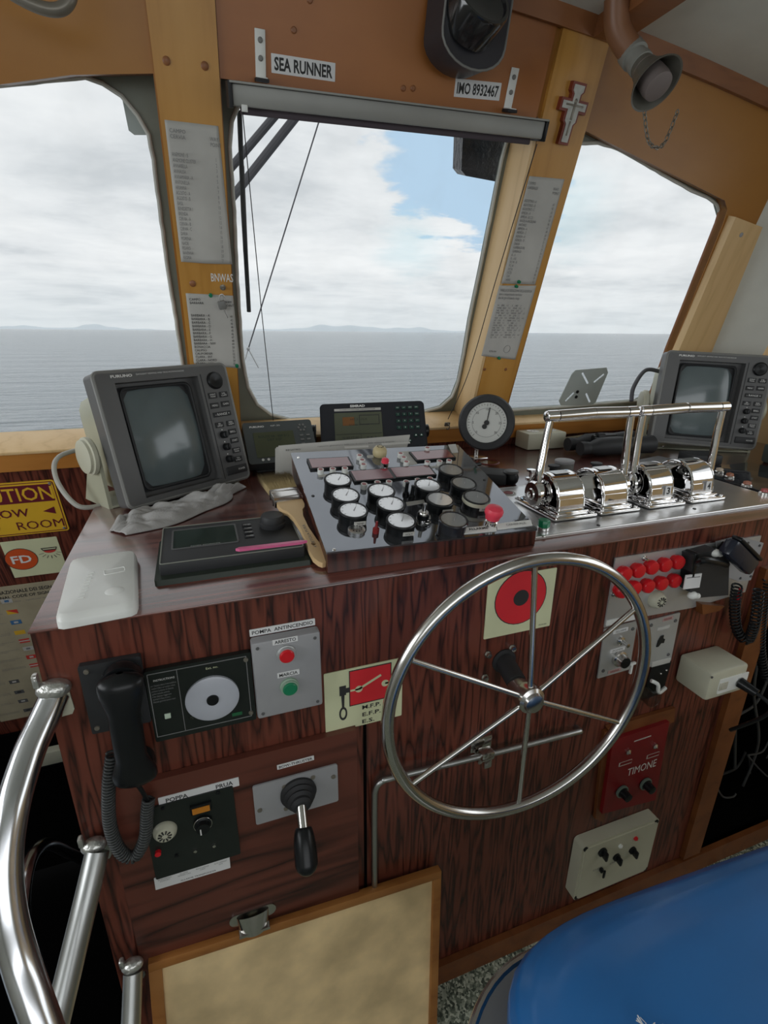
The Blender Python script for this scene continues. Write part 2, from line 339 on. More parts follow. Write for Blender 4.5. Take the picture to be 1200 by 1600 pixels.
M_BLUEF = pbr('flag_blue', (.05, .16, .34), .6); M_REDF = pbr('flag_red', (.55, .04, .03), .6); M_YELF = pbr('flag_yellow', (.70, .42, .03), .6)
# ------------------------------------------------------------------ frames
WF = frame((0, 1.614, 1.16), 0, 18)          # inner face of the raked front wall
FF = frame((0, .737, 0))                     # front face of the console
CT = 1.16                                    # counter height
def flat(x, y, rot=0, z=CT): return frame((x, y, z), rot, -90)   # lying on the counter: x right, y away, z up
TH = .10
def wpx(pts, o=-TH): return [at(WF, x, y, o) for x, y in pts]
# ------------------------------------------------------------------ sea, hills
g = G().add([(-30000, -3000, -4), (30000, -3000, -4), (30000, 30000, -4), (-30000, 30000, -4)], [(0, 1, 2, 3)])
struct('sea', g, M_SEA, label='calm grey open sea out to the horizon', cat='sea')
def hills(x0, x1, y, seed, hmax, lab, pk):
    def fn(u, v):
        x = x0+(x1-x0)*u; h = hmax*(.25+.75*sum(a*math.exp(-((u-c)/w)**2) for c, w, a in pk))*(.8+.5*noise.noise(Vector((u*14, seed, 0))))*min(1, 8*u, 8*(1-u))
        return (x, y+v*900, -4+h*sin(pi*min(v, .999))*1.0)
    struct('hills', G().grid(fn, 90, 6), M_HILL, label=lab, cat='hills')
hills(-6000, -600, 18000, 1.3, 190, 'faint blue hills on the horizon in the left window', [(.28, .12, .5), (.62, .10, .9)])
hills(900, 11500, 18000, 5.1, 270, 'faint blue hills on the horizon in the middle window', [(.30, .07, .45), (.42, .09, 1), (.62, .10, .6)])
# ------------------------------------------------------------------ front wall and windows
GL = wpx([(-400, 165), (-150, 146), (0, 133), (133, 120), (160, 130), (190, 150), (215, 180), (232, 210), (240, 250), (250, 330), (262, 420), (275, 500), (289, 590), (290, 640), (276, 664), (245, 669), (130, 671), (0, 679), (-400, 705)])
GC = wpx([(359, 230), (366, 330), (371, 440), (379, 560), (388, 605), (402, 632), (424, 648), (455, 656), (560, 652), (660, 644), (688, 636), (706, 620), (716, 595), (724, 555), (733, 500), (750, 420), (784, 250), (792, 222), (794, 200), (788, 180), (770, 165), (600, 150), (400, 145), (375, 160), (362, 190)])
TH3 = .035
GR = wpx([(905, 224), (935, 223), (965, 232), (1000, 252), (1040, 275), (1080, 298), (1105, 308), (1120, 320), (1127, 345), (1122, 370), (1091, 445), (1050, 550), (1036, 588), (1020, 612), (995, 626), (900, 634), (790, 641), (752, 640), (750, 610), (800, 480), (870, 270), (885, 232)], -TH3)
OL = [(-1.35, .094), (-.013, .094), (-.013, .915), at(WF, 112, 117, 0), at(WF, 0, 132, 0), (-1.35, .80)]
OC = [(.116, .094), (.882, .094), (.882, .947), (.116, .927)]
OR = [(1.027, .094), (1.70, .094), (1.672, .349), (1.648, .76), (1.640, .80), (1.612, .823), (1.03, .936)]
wall = [(-1.62, .03), (1.79, .03), (1.79, .86), (1.84, .95), (2.06, 1.03), (1.79, 1.17), (-1.62, 1.17)]
struct('wall_front', G().plate([(-1.62, .03), (1.79, .03), (1.79, 1.17), (-1.62, 1.17)], -.028, 0, [OL, OC, OR]), M_PLY, WF, 'orange varnished plywood front wall raked back over the console', 'wall')
struct('wall_front', G().plate([(-1.62, -2.3), (1.79, -2.3), (1.79, .03), (-1.62, .03)], -.028, -.004), M_ROSE, WF, 'rosewood laminate lower front wall beside and behind the console', 'wall')
for n, (op, gl, lab) in enumerate(((OL, GL, 'left front window with rounded corner looking over the sea'), (OC, GC, 'middle front window with rounded corners and rigging outside'), (OR, GR, 'right front window with sloping top edge')), 1):
    TH = TH3 if n == 3 else .10
    t = thing('window_%d' % n, lab, 'window', WF); t['kind'] = 'structure'
    cx = sum(p[0] for p in op)/len(op); cy = sum(p[1] for p in op)/len(op)
    big = [(cx+(x-cx)*(1+.05/abs(x-cx+1e-6)) if abs(x-cx) > .05 else x, y+(.05 if y > cy else -.03)) for x, y in op]
    xs = [p[0] for p in big]; ys = [p[1] for p in big]
    gx0, gx1 = min(p[0] for p in gl), max(p[0] for p in gl); gy0, gy1 = min(p[1] for p in gl), max(p[1] for p in gl)
    rect = [(min(xs+[gx0])-.005, min(ys+[gy0-.03])), (max(xs+[gx1])+.005, min(ys+[gy0-.03])), (max(xs+[gx1])+.005, max(ys+[gy1])+.01), (min(xs+[gx0])-.005, max(ys+[gy1])+.01)]
    mk('window_frame', G().plate(rect, -TH-.012-.001*n, -TH, [gl]), M_PAINT, t)
    mk('pane', G().plate(gl, -TH-.009, -TH-.004), M_GLASS, t)
    P = [(x, y, -TH+.001) for x, y in gl]; dense = []
    for i in range(len(P)):
        a, b = Vector(P[i]), Vector(P[(i+1) % len(P)]); k = max(1, int((b-a).length/.02))
        for j in range(k):
            q = a+(b-a)*j/k; dense.append(q+Vector((random.uniform(-1, 1)*.0007, random.uniform(-1, 1)*.0007, 0)))
    mk('sealant', G().tube(dense, .0048, 8, closed=True), M_GASK, t)
    k = len(op); gj = G()
    for i in range(k):
        if n == 2 and abs(op[i][0]-.882) < .01 and abs(op[(i+1) % k][0]-.882) < .01: continue
        (x0, y0), (x1, y1) = op[i], op[(i+1) % k]; L_ = math.hypot(x1-x0, y1-y0); nx, ny = (y1-y0)/L_*.012, -(x1-x0)/L_*.012
        gj.add([(x0, y0, -TH), (x1, y1, -TH), (x1+nx, y1+ny, -TH), (x0+nx, y0+ny, -TH), (x0, y0, -.002), (x1, y1, -.002), (x1+nx, y1+ny, -.002), (x0+nx, y0+ny, -.002)], [(0, 1, 2, 3), (4, 5, 6, 7), (0, 1, 5, 4), (2, 3, 7, 6), (1, 2, 6, 5), (0, 3, 7, 4)])
    mk('jamb', gj, M_REDW, t, sharp=20)
    if n == 2:
        mk('jamb', G().box((.881, .518, -TH/2+.005), (.010, .845, TH+.010)), M_PALE, t, label='pale varnished right jamb')
# pillars, header panel, sill boards
def bolts(parent, pts, r=.007, z=.01, mat=None):
    for x, y in pts: mk('screw', G().lathe([(r, 0), (r, .0015), (r*.7, .003), (0, .0032)], 16, Matrix.Translation((x, y, z))), mat or M_GRYL, parent)
t = struct('trim_1', G().plate([(-.006, .094), (.113, .094), (.113, 1.17), (-.012, 1.17), (-.010, .9)], 0, .012), M_BOARD, WF, 'varnished pine board between left and middle windows', 'pillar')
bolts(t, [at(WF, *p, .012) for p in ((260, 95), (320, 103), (301, 443))], .0075, .012, M_REDW)
text('BNWAS', (*at(WF, 347, 434, .012), .052, .019), M_WINK, t, .0125, ang=.0, bold=.01)
t = struct('trim_2', G().plate([(.8865, .094), (1.012, .094), (1.024, .93), (1.022, 1.17), (.8865, 1.17)], 0, .012), M_BOARD, WF, 'varnished pine board between middle and right windows', 'pillar')
bolts(t, [at(WF, *p, .012) for p in ((757, 577), (790, 577))], .005, .012, M_REDW)
t = struct('trim_3', G().plate([(.115, .924), (.874, .944), (.874, 1.17), (.115, 1.17)], .0005, .004), M_PLYR, WF, 'reddish varnished plywood panel above the middle window', 'panel')
bolts(t, [at(WF, *p, .004) for p in ((459, 47), (484, 0), (630, 138), (645, 138))], .006, .004, M_REDW)
g = G().box((-.81, .0645, .006), (1.6, .059, .02)); g.box((1.09, .0645, .006), (1.42, .059, .02))
struct('trim_4', g, M_SILL, WF, 'orange varnished board under the front windows', 'sill board')
g = G().box((-.68, .092, -.038), (1.33, .010, .118), .003); g.box((.499, .092, -.038), (.764, .010, .118), .003); g.box((1.363, .092, -.038), (.67, .010, .118), .003)
struct('trim_5', g, M_PALE, WF, 'pale varnished window sill ledge under the front windows', 'window sill')
post = [(1.705, .03), (1.85, .03), (1.845, .30), (1.79, .765), (1.655, .785), (1.672, .349)]
t = struct('trim_6', G().plate(post, 0, .028), M_PALE, WF, 'pale varnished board right of the right front window', 'post'); bolts(t, [at(WF, 1158, 367, .028)], .007, .028)
def cz(x): return 2.262-.045*(x-.3)**2
def vline(x): return (cz(x)-1.16)/cos(rad(18))
xs = [.2+.0925*i for i in range(21)]
struct('trim_7', G().plate([(x, vline(x)+.02) for x in xs]+[(x, vline(x)-.030) for x in xs[::-1]], 0, .022), M_REDW, WF, 'dark varnished beading where front wall meets ceiling', 'beading')
# white lining in the right hand corner
def lining(u, v):
    a = u*pi/2*.9; x = 1.786+.205*sin(a); z = -.004+.14*(1-cos(a)); return (x, .05+v*1.12, z)
struct('wall_right', G().grid(lining, 14, 2), M_LINER, WF, 'white lined curved corner right of the front windows', 'wall')
# side, rear walls
def sidewall(name, M, out, hole, mat, lab): return struct(name, G().plate(out, -.03, 0, hole), mat, M, lab, 'wall')
RW = frame((2.03, 0, 0), -90)     # x = -Y (towards the stern), y = Z, z = -X
sidewall('wall_right', RW, [(-1.62, 0), (1.7, 0), (1.7, 2.13), (-1.28, 2.13), (-1.34, 1.95), (-1.60, 1.16)], [[(-.9, 1.28), (.9, 1.28), (.9, 1.92), (-.9, 1.92)]], M_PALE, 'varnished right side wall with window')
t = thing('window_4', 'side window at the right edge', 'window', RW); t['kind'] = 'structure'
mk('window_frame', G().plate([(-.93, 1.25), (.93, 1.25), (.93, 1.95), (-.93, 1.95)], 0, .012, [[(-.88, 1.30), (.88, 1.30), (.88, 1.90), (-.88, 1.90)]]), M_ALUP, t)
mk('pane', G().plate([(-.9, 1.28), (.9, 1.28), (.9, 1.92), (-.9, 1.92)], -.02, -.016), M_GLASS, t)
LW = frame((-1.6, 0, 0), 90)
sidewall('wall_left', LW, [(-1.7, -.2), (1.66, -.2), (1.30, 2.08), (-1.7, 2.08)], [[(-.6, 1.28), (1.2, 1.28), (1.2, 1.95), (-.6, 1.95)]], M_LINER, 'white lined left side wall with window')
BW = frame((0, -1.7, 0), 180)
sidewall('wall_back', BW, [(-2.03, 0), (1.6, 0), (1.6, 2.06), (-2.03, 2.06)], [[(-1.3, 1.25), (1.3, 1.25), (1.3, 1.95), (-1.3, 1.95)]], M_LINER, 'white lined rear wall with wide window')
def ceil(u, v):
    x = -1.62+u*3.68; z = cz(x); return (x, -1.7+v*((1.614-(z-1.16)*math.tan(rad(18)))+1.7), z)
struct('ceiling', G().grid(ceil, 40, 1), M_CEIL, None, 'white painted cambered deckhead', 'ceiling')
bx = 1.005
struct('trim_8', G().add([(bx-.04, 1.25, cz(bx-.04)+.01), (bx+.04, 1.25, cz(bx+.04)+.01), (bx+.04, 1.25, cz(bx)-.035), (bx-.04, 1.25, cz(bx)-.035), (bx-.04, -1.6, cz(bx-.04)+.01), (bx+.04, -1.6, cz(bx+.04)+.01), (bx+.04, -1.6, cz(bx)-.035), (bx-.04, -1.6, cz(bx)-.035)], [(0, 1, 2, 3), (4, 5, 6, 7), (0, 1, 5, 4), (1, 2, 6, 5), (2, 3, 7, 6), (3, 0, 4, 7)]), M_REDW, None, 'varnished beam running aft under the ceiling', 'beam', sharp=20)
g = G().box((.885, -.05, -.02), (2.29, 3.3, .04)); g.box((-.93, -.7, -.02), (1.34, 2.0, .04))
struct('floor', g, M_FLOOR, None, 'speckled grey green deck covering', 'floor')
g = G().box((-.93, 1.4, -1.12), (1.4, 2.6, .04)).plate([(-1.62, -2.3), (-.2, -2.3), (-.2, -1.13), (-1.62, -1.13)], 0, .01, M=WF); g.box((-.27, 1.15, -.56), (.02, 1.7, 1.1)); g.box((-.93, .29, -.56), (1.34, .02, 1.08))  # near-black sheets stand in for deep shade; wall plate added to darken
struct('floor', g, M_DARK, None, 'stairwell below the left of the console, its shade painted near-black', 'stairwell')

# ------------------------------------------------------------------ console
con = thing('control_console', 'long rosewood laminate ship control console under the windows', 'console', FF)
pan = [(-.25, 0), (1.275, 0), (1.275, 1.03), (2.0, 1.03), (2.0, 1.1565), (-.25, 1.1565)]
mk('front_panel', G().plate(pan, -.018, 0), M_ROSE, con)
mk('countertop', G().box((.88, 1.1582, -.4315), (2.262, .0036, .875), .0012).box((.88, 1.143, -.445), (2.25, .026, .845)), M_TOP, con)
mk('side_panel', G().box((-.24, .565, -.43), (.018, 1.13, .822)), M_ROSE, con)
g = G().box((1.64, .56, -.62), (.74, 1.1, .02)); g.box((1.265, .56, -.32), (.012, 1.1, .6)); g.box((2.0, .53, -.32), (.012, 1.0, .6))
g.box((1.64, .028, -.32), (.74, .05, .60)); mk('cavity_lining', g, M_DARK, con, sharp=20)  # bay walls and floor coloured near-black in place of shade
mk('post', G().plate([(1.213, .08), (1.278, .08), (1.284, 1.03), (1.219, 1.03)], .001, .016), M_DKOR, con, label='dark orange wooden upright beside the open cable bay')
mk('base_board', G().plate([(-.25, 0), (1.95, 0), (1.95, .07), (-.25, .07)], .001, .016), M_DKOR, con, label='dark orange varnished base strip')
dr = mk('door', G().plate([(-.205, .43), (.212, .43), (.212, .862), (-.205, .862)], .001, .014), M_ROSE_X, con, label='removable locker door with level grain')
g = G().plate(rrect(.088, .030, .014, -.003, .480), .014, .017)
g.grid(lambda u, v: (-.003+.03*cos(pi*u)*(1-.06*v), .488-.034*v-.0, .017+.022*sin(pi*u)*(.35+.65*v)), 16, 6)
g.plate(rrect(.058, .006, .002, -.003, .457), .014, .035)
mk('handle', g, M_STEEL, dr, label='pressed chrome cup pull', sharp=50)
mk('panel_seam', G().box((.2315, .43, .0), (.006, .86, .002)), M_DARK, con, label='dark joint line beside the locker door')
# ------------------------------------------------------------------ on the front wall
def ww(x, y, o=0): return at(WF, x, y, o)
def onwall(px, py, o=.0, rot=0): x, y = ww(px, py, o); return WF @ Matrix.Translation((x, y, o)) @ Matrix.Rotation(rad(rot), 4, 'Z')
# roller blind cassette
t = thing('roller_blind', 'grey aluminium roller blind cassette above the middle window', 'blind', WF)
BR = Matrix.Translation((.499, .910, .040)) @ Matrix.Rotation(rad(1.6), 4, 'Z')
cas = G().box((0, 0, 0), (.735, .036, .050), .004); cas.box((0, .020, 0), (.745, .004, .064), .001)
mk('cassette', cas, pbr('grey_blind_aluminium', (.30, .30, .28), .45, .2), t, BR); mk('blind_cloth', G().box((0, -.024, -.008), (.70, .014, .022), .003), pbr('dark_blind_fabric', (.07, .055, .065), .7), t, BR)
mk('end_cap', G().box((-.3715, 0, 0), (.008, .044, .058), .002), M_RUB, t, BR); mk('end_cap', G().box((.3715, 0, 0), (.008, .044, .058), .002), M_BLK, t, BR)
mk('cord_guide', G().box((-.345, -.020, .022), (.012, .012, .008), .001), M_WHT, t, BR)
for x in (.197, .787):
    b = solo('angle_bracket', ('white' if 1 else '')+' angle bracket with two screws '+('left of the ship name plate' if x < .5 else 'at the right end of the blind'), 'bracket', WF @ Matrix.Translation((x, .972 if x < .5 else .990, .004)), G().box((0, 0, .0015), (.021, .078, .003), .001).box((0, -.0375, .014), (.021, .003, .028), .001), M_WHT, 'brackets holding the blind')
    bolts(b, [(0, .022), (0, -.006)], .005, .003, M_GRYM)
    mk('spacer', G().box((0, -.041, .014), (.026, .006, .03)), M_RUB, b)
def cord(name, lab, pts, r, mat, cat='cord', M=WF): return solo(name, lab, cat, M, G().tube(pts, r, 8), mat)
cord('blind_cord', 'thin dark cord hanging from the left end of the blind', [(.152, .880, .045), (*ww(408, 480, .03), .03), (*ww(427, 657, .012), .012)], .0011, M_RUB)
cord('blind_cord', 'thin black cord running down the pale jamb to a hook', bezier([(.868, .893, .045), (*ww(777, 430, .014), .014), (*ww(733, 580, .014), .014), (*ww(700, 655, .02), .02)], 6), .0013, M_RUB)
h = solo('cord_hook', 'small dark hook at the foot of the black cord', 'hook', onwall(698, 662, .016), G().box((0, 0, .004), (.02, .014, .006), .002).tube(bezier([(0, .004, .008), (.002, .0, .018), (0, -.012, .018), (-.004, -.012, .012)], 5), .0018, 8), M_PIPE)
# name plates
def sign(name, lab, cat, M, w, h, mat, th=.0012, r=.001, group=None): return solo(name, lab, cat, M, G().plate(rrect(w, h, r), 0, th), mat, group)
s = sign('name_plate', 'white plate lettered SEA RUNNER above the middle window', 'sign', WF @ Matrix.Translation((.287, .963, .004)) @ Matrix.Rotation(rad(1), 4, 'Z'), .136, .031, M_PAPER)
text('SEA RUNNER', (0, 0, .124, .022), M_INK, s, .0014, bold=.03)
s = sign('name_plate', 'white plate lettered IMO 8932467 near the right end of the blind', 'sign', WF @ Matrix.Translation((.700, .978, .004)) @ Matrix.Rotation(rad(3.2), 4, 'Z'), .120, .033, M_PAPER)
text('IMO 8932467', (0, 0, .109, .022), M_INK, s, .0014, bold=.025)
# papers pinned to the pillars
def paper(lab, quad, z, mat=M_PAPERG, bend=0):
    q = [ww(*p, z) for p in quad]; cx = sum(p[0] for p in q)/4; cy = sum(p[1] for p in q)/4
    def fn(u, v):
        a = Vector(q[3])*(1-u)+Vector(q[2])*u; b = Vector(q[0])*(1-u)+Vector(q[1])*u; p = a*(1-v)+b*v
        return (p.x-cx, p.y-cy, .0004+bend*(sin(pi*u)**2*(1-v)*(.8+.4*sin(5*v))))
    o = solo('pinned_list', lab, 'paper', WF @ Matrix.Translation((cx, cy, z)), G().grid(fn, 16, 24), mat)
    sm = o.modifiers.new('thickness', 'SOLIDIFY'); sm.thickness = .0004
    w = (math.dist(q[0], q[1])+math.dist(q[2], q[3]))/2; h = (math.dist(q[0], q[3])+math.dist(q[1], q[2]))/2
    return o, w, h
def listing(o, w, h, title, right, rows, nums, top=.30, x0=-.44, ink=M_INKG, hz=.0016, tb=.10, lw=.46, bot=-.47, rx=.40):
    text(title, (w*(x0+.14), h*(.47-tb/2), w*.28, h*tb*.62), ink, o, hz, align='LEFT')
    text(right, (w*.37, h*(.445-tb/2), w*.2, h*tb*.62), ink, o, hz, align='LEFT')
    text('\n'.join(rows), (w*(x0+lw/2), h*(top+bot)/2, w*lw, h*(top-bot)), ink, o, hz, align='LEFT')
    text('\n'.join(nums), (w*rx, h*(top+bot)/2-h*.01, w*.05, h*(top-bot)), ink, o, hz, align='CENTER')
A1 = ['ANEMONE - B', 'ANEMONE CLUSTER', 'ANNABELLA', 'ANNALISA', 'ANNAMARIA - A', 'ANTONELLA', 'ARIANNA', 'AGOSTO - A', 'AGOSTO - B', 'BASIL', 'BENEDETTA 1', 'BRENDA', 'CERVIA - A', 'CERVIA - B', 'CERVIA - C', 'DARIA', 'MORENA', 'NAIDE', 'PESARO', 'RAVENNA', 'REGINA']
o, w, h = paper('long list headed CAMPO CERVIA pinned high on the left pillar', [(257, 187), (341, 197), (363, 413), (283, 409)], .0125, bend=.006)
listing(o, w, h, 'CAMPO\nCERVIA', 'WAY\nPOINT', A1, [str(i) for i in range(1, 22)], hz=.0075, lw=.42, rx=.36)
A2 = ['BARBARA - '+c for c in 'ABCDEFGH']+['BARBARA - NW', 'BONACCIA', 'CALIPSO', 'CALIFORNIA', 'CLARA - EST', 'CLARA - NORD', 'CLARA - NW']
o, w, h = paper('list headed CAMPO BARBARA pinned low on the left pillar', [(290, 458), (364, 462), (376, 576), (303, 568)], .0125)
listing(o, w, h, 'CAMPO\nBARBARA', 'WAY\nPOINT', A2, [str(i) for i in range(41, 56)], ink=M_INK, top=.24, tb=.12)
A3 = ['AGOSTINO - A', 'AGOSTINO - B', 'AGOSTINO - C', 'AMELIA - A', 'AMELIA - B C D', 'ANGELA ANGELINA', 'ANTARES', 'ARMIDA - A', 'ARMIDA - C', 'AZALEA - A', 'AZALEA - B', 'DIANA', 'GARIBALDI BIS', 'GARIBALDI', 'K - A', 'K - A B', 'PC W - B', 'PC W', 'PCTA', 'PCTB', 'S.W.', 'VARIE']
o, w, h = paper('list headed CAMPO GARIBALDI pinned high on the right pillar', [(827, 275), (882, 280), (836, 445), (783, 443)], .0125)
listing(o, w, h, 'CAMPO\nGARIBALDI', 'WAY\nPOINT', A3, [str(i) for i in range(61, 83)])
o, w, h = paper('typed sheet with round stamp pinned low on the right pillar', [(780, 446), (838, 446), (805, 562), (752, 556)], .0125, M_PAPERG)
text('\n'.join(['TABELLA DI DEVIAZIONE DELLA BUSSOLA', 'nave e compartimento marittimo', 'data del giro di bussola e luogo']), (0, h*.38, w*.86, h*.14), M_INKG, o, .0016, align='LEFT')
text('\n'.join(['N   000   +1     S   180   -1', 'NNE  022   +1    SSW  202   -1', 'NE  045   +2     SW  225   -2', 'ENE  067   +2    WSW  247   -2', 'E   090   +1     W   270   -1', 'ESE  112   +0    WNW  292   +0', 'SE  135   -1     NW  315   +1']*2), (0, h*.02, w*.8, h*.46), M_INKG, o, .0016, align='LEFT')
mk('stamp', G().plate(circ(.02, -h*.37, .012), .001, .0012, [circ(.02, -h*.37, .011)[::-1]]), M_INKG, o)
text('Il Perito', (-.03, -h*.40, .025, .006), M_INK, o, .0016)
for i, (p, lb) in enumerate((((329, 461), 'green pin at the top of the CAMPO BARBARA list'), ((370, 571), 'green pin at the lower right corner of the CAMPO BARBARA list'), ((810, 440), 'green pin where the two right pillar sheets meet'), ((806, 447), 'second green pin just under the first on the right pillar'), ((779, 559), 'green pin at the foot of the stamped sheet'))):
    solo('drawing_pin', lb, 'pin', onwall(*p, .0135), G().lathe([(.0048, 0), (.0048, .002), (.003, .003), (.003, .007), (.0042, .008), (0, .0085)], 14), M_GREEN, 'green drawing pins')
# padlock hanging on its hook
t = thing('padlock', 'small grey padlock hanging over the CAMPO BARBARA list', 'padlock', onwall(347, 476, .016))
mk('body', G().box((0, 0, .004), (.019, .021, .010), .003), M_GRYM, t, Matrix.Rotation(rad(12), 4, 'Z')); mk('shackle', G().tube(bezier([(-.006, .009, .004), (-.005, .022, .004), (.002, .026, .004), (.007, .020, .004), (.007, .009, .004)], 5), .0016, 8), M_ALU, t)
mk('chain', G().tube(bezier([(.004, -.010, .004), (.008, -.022, .003), (.012, -.032, .002)], 5), .0012, 6), M_ALU, t)
solo('eye_hook', 'screw eye holding the padlock', 'hook', onwall(348, 449, .012), G().lathe([(.007, 0), (.007, .002), (.003, .003), (.003, .010), (0, .010)], 14), M_PIPE)
# crucifix
t = thing('crucifix', 'red brown wooden crucifix with printed icon on the right pillar', 'crucifix', onwall(888, 179, .012, -2))
def cross(i, zz0, zz1):
    p = [(.015, -.062), (.015, -.020), (.021, -.014), (.021, .004), (.040, .004), (.040, .030), (.014, .030), (.014, .040), (.020, .046), (.020, .063)]
    p = [(x-i, (y+i if y < -.06 or y in (.004,) else (y-i if y in (.030, .063) else y))) for x, y in p]
    return G().plate(p+[(-x, y) for x, y in p[::-1]], zz0, zz1)
mk('wooden_back', cross(0, 0, .014), pbr('red_brown_stained_wood', (.20, .035, .018), .4), t); mk('icon', cross(.0055, .014, .0165), pbr('greyed_icon_print', (.50, .50, .46), .5, var=.15, vscale=60), t)
mk('figure', G().ball((0, .026, .0165), (.0045, .006, .002)).box((0, .006, .0168), (.007, .034, .002), .001).box((0, .018, .0168), (.052, .004, .002), .001).box((0, -.028, .0168), (.005, .030, .002), .001), M_PIPE, t)
# objects seen through the glass, fixed outside
OM = WF @ Matrix.Translation((0, 0, -.16))
solo('windscreen_wiper', 'black wiper arm standing at the left of the middle window', 'wiper', WF, G().tube([(*ww(374, 172, -.15), -.15), (*ww(380, 330, -.15), -.15), (*ww(389, 487, -.15), -.15)], .006, 10).box((*ww(381, 330, -.152), -.155), (.012, .20, .01), .002), M_RUB)
def pl(q, r, z): return [ww(*p, z) for p in q]
g = G().plate(pl([(724, 196), (793, 205), (790, 284), (776, 284), (728, 275), (721, 266)], 0, -.19), -.25, -.19)
solo('wrapped_box', 'dark box wrapped in black plastic outside the middle window', 'box', WF, g, pbr('crinkled_black_plastic', (.03, .032, .04), .22, bump=3, bscale=45, bdet=5))
solo('lamp_housing', 'grey rounded lamp housing outside the left window', 'housing', WF, G().plate(pl([(188, 140), (240, 140), (240, 211), (210, 211), (201, 204)], 0, -.17), -.23, -.17), pbr('grey_outside_paint', (.46, .48, .46), .5))
t = thing('window_bracket_plate', 'grey slotted square plate fixed to the lower part of the right front window', 'plate', WF)
q = [at(WF, *p, -.045) for p in ((896, 576), (944, 572), (946, 580), (927, 626), (921, 630), (873, 631), (870, 624), (890, 582))]
holes = []
for a, b in (((906, 580), (915, 597)), ((940, 582), (924, 595)), ((880, 624), (893, 611)), ((912, 612), (918, 626))):
    A = Vector(at(WF, *a, -.045)); B = Vector(at(WF, *b, -.045)); d = (B-A).normalized(); n_ = Vector((-d.y, d.x))*.004
    holes.append([tuple(A+n_), tuple(A-n_), tuple(B-n_), tuple(B+n_)])
mk('plate', G().plate(q, -.033, -.030, holes), pbr('pale_grey_plate', (.42, .46, .44), .5), t)
for p in ((902, 612), (900, 620)): mk('bolt', G().lathe([(.006, 0), (.006, .003), (.003, .004), (0, .004)], 14, Matrix.Translation((*at(WF, *p, -.03), -.030))), M_BLK, t)
# rigging
def outp(x, y, Y): d = pxdir(x, y); return EYE + d*(Y/d.y)
M_RIG = pbr('weathered_grey_bar', (.10, .10, .11), .6)
mb = outp(306, 200, 4.2); mast = thing('foremast', 'mast rigging outside with two dark stay bars and a thin wire crossing the middle window', 'mast', Matrix.Translation((mb.x, mb.y, -4)))
def mrel(p): return p-Vector((mb.x, mb.y, -4))
mk('pole', G().tube([mrel(Vector((mb.x, mb.y, -4))), mrel(Vector((mb.x, mb.y, 7)))], .045, 18), M_RIG, mast)
for a_, b_, r_ in (((460, 145), (345, 281), .026), ((492, 145), (345, 331), .028)):
    p, q = outp(*a_, 4), outp(*b_, 4.2); p2 = q+(p-q)*3.2; p = p2; k_ = (mb.x-q.x)/(p.x-q.x); q = q+(p-q)*k_; mk('stay_bar', G().cyl(mrel(p), mrel(q), r_, n=10), M_RIG, mast)
w0 = outp(388, 545, 5); w1 = w0+(outp(520, 120, 5)-w0)*2.2
mk('rigging_wire', G().cyl(mrel(w1), mrel(w0), .006, n=8), M_RIG, mast); mk('wire_fork', G().cyl(mrel(w0), mrel(outp(383, 562, 5)), .005, n=8).cyl(mrel(w0), mrel(outp(404, 575, 5)), .005, n=8).ball(mrel(w0), .016), pbr('pale_wire', (.45, .45, .45), .5), mast)
# ------------------------------------------------------------------ under the ceiling
t = thing('compass_periscope', 'grey hood with glossy black tube hanging above the middle window', 'periscope', frame((.630, 1.20, 2.176), 7, 8, 2))
def hood(u, v):
    a = -pi*.5+pi*u; return (-.074*sin(a)*(1-.0*v), -.085+v*.20, -.075*cos(a)+.035)
g = G().grid(hood, 20, 2)
mk('hood', G().plate([(-.080, .13), (-.080, -.045)]+[(-.080*cos(pi*i/12), -.045-.050*sin(pi*i/12)) for i in range(1, 12)]+[(.080, -.045), (.080, .13)], -.07, .006), pbr('dark_grey_hood', (.035, .035, .042), .3), t)
mk('hood_rim', G().tube([(-.080, .13, .006), (-.080, -.045, .006)]+[(-.080*cos(pi*i/12), -.045-.050*sin(pi*i/12), .006) for i in range(1, 12)]+[(.080, -.045, .006), (.080, .13, .006)], .0025, 8), M_GRYM, t)
mk('tube', G().lathe([(.064, -.02), (.066, .035), (.064, .040), (.058, .040), (.055, .034), (.020, .028), (0, .028)], 40, Matrix.Translation((-.012, -.006, .0)) @ Matrix.Rotation(rad(-34), 4, 'X')), pbr('gloss_black_tube', (.015, .015, .016), .12, coat=.5), t)
t = thing('speaking_tube', 'brown pipe ending in a grey horn mouth with hanging chain', 'speaking tube')
a = Vector((.945, 1.16, 2.235)); b = Vector((.962, 1.165, 2.185)); c = Vector((.998, 1.15, 2.140)); m0 = Vector((1.008, 1.045, 2.030))
ax = (m0-c).normalized(); HM = Matrix.Translation(c) @ ax.to_track_quat('Z', 'Y').to_matrix().to_4x4() @ Matrix.Diagonal((.84, .84, 1.1, 1))
mk('pipe', G().tube(bezier([a, b, c], 8), .026, 16), M_BROWNP, t)
mk('collar', G().lathe([(.030, -.012), (.034, -.010), (.034, .012), (.028, .014), (.028, .026), (.031, .028), (.031, .040), (.027, .042), (0, .042)], 24, HM), pbr('grey_collar', (.26, .26, .235), .5), t)
mk('horn', G().lathe([(.026, .02), (.029, .045), (.036, .065), (.050, .085), (.062, .098), (.065, .103), (.061, .102), (.048, .088), (.034, .068), (.026, .05), (0, .05)], 36, HM), pbr('dull_grey_horn', (.13, .125, .105), .42), t)
mk('plug', G().lathe([(.033, .055), (.036, .100), (.034, .112), (.030, .114), (0, .114)], 28, HM), pbr('pinkish_grey_plug', (.20, .165, .155), .6), t)
e0 = HM @ Vector((.0, .063, .10)); e0 = m0+Vector((-.040, .01, -.030)); e1 = m0+Vector((.042, -.0, -.022)); g = G()
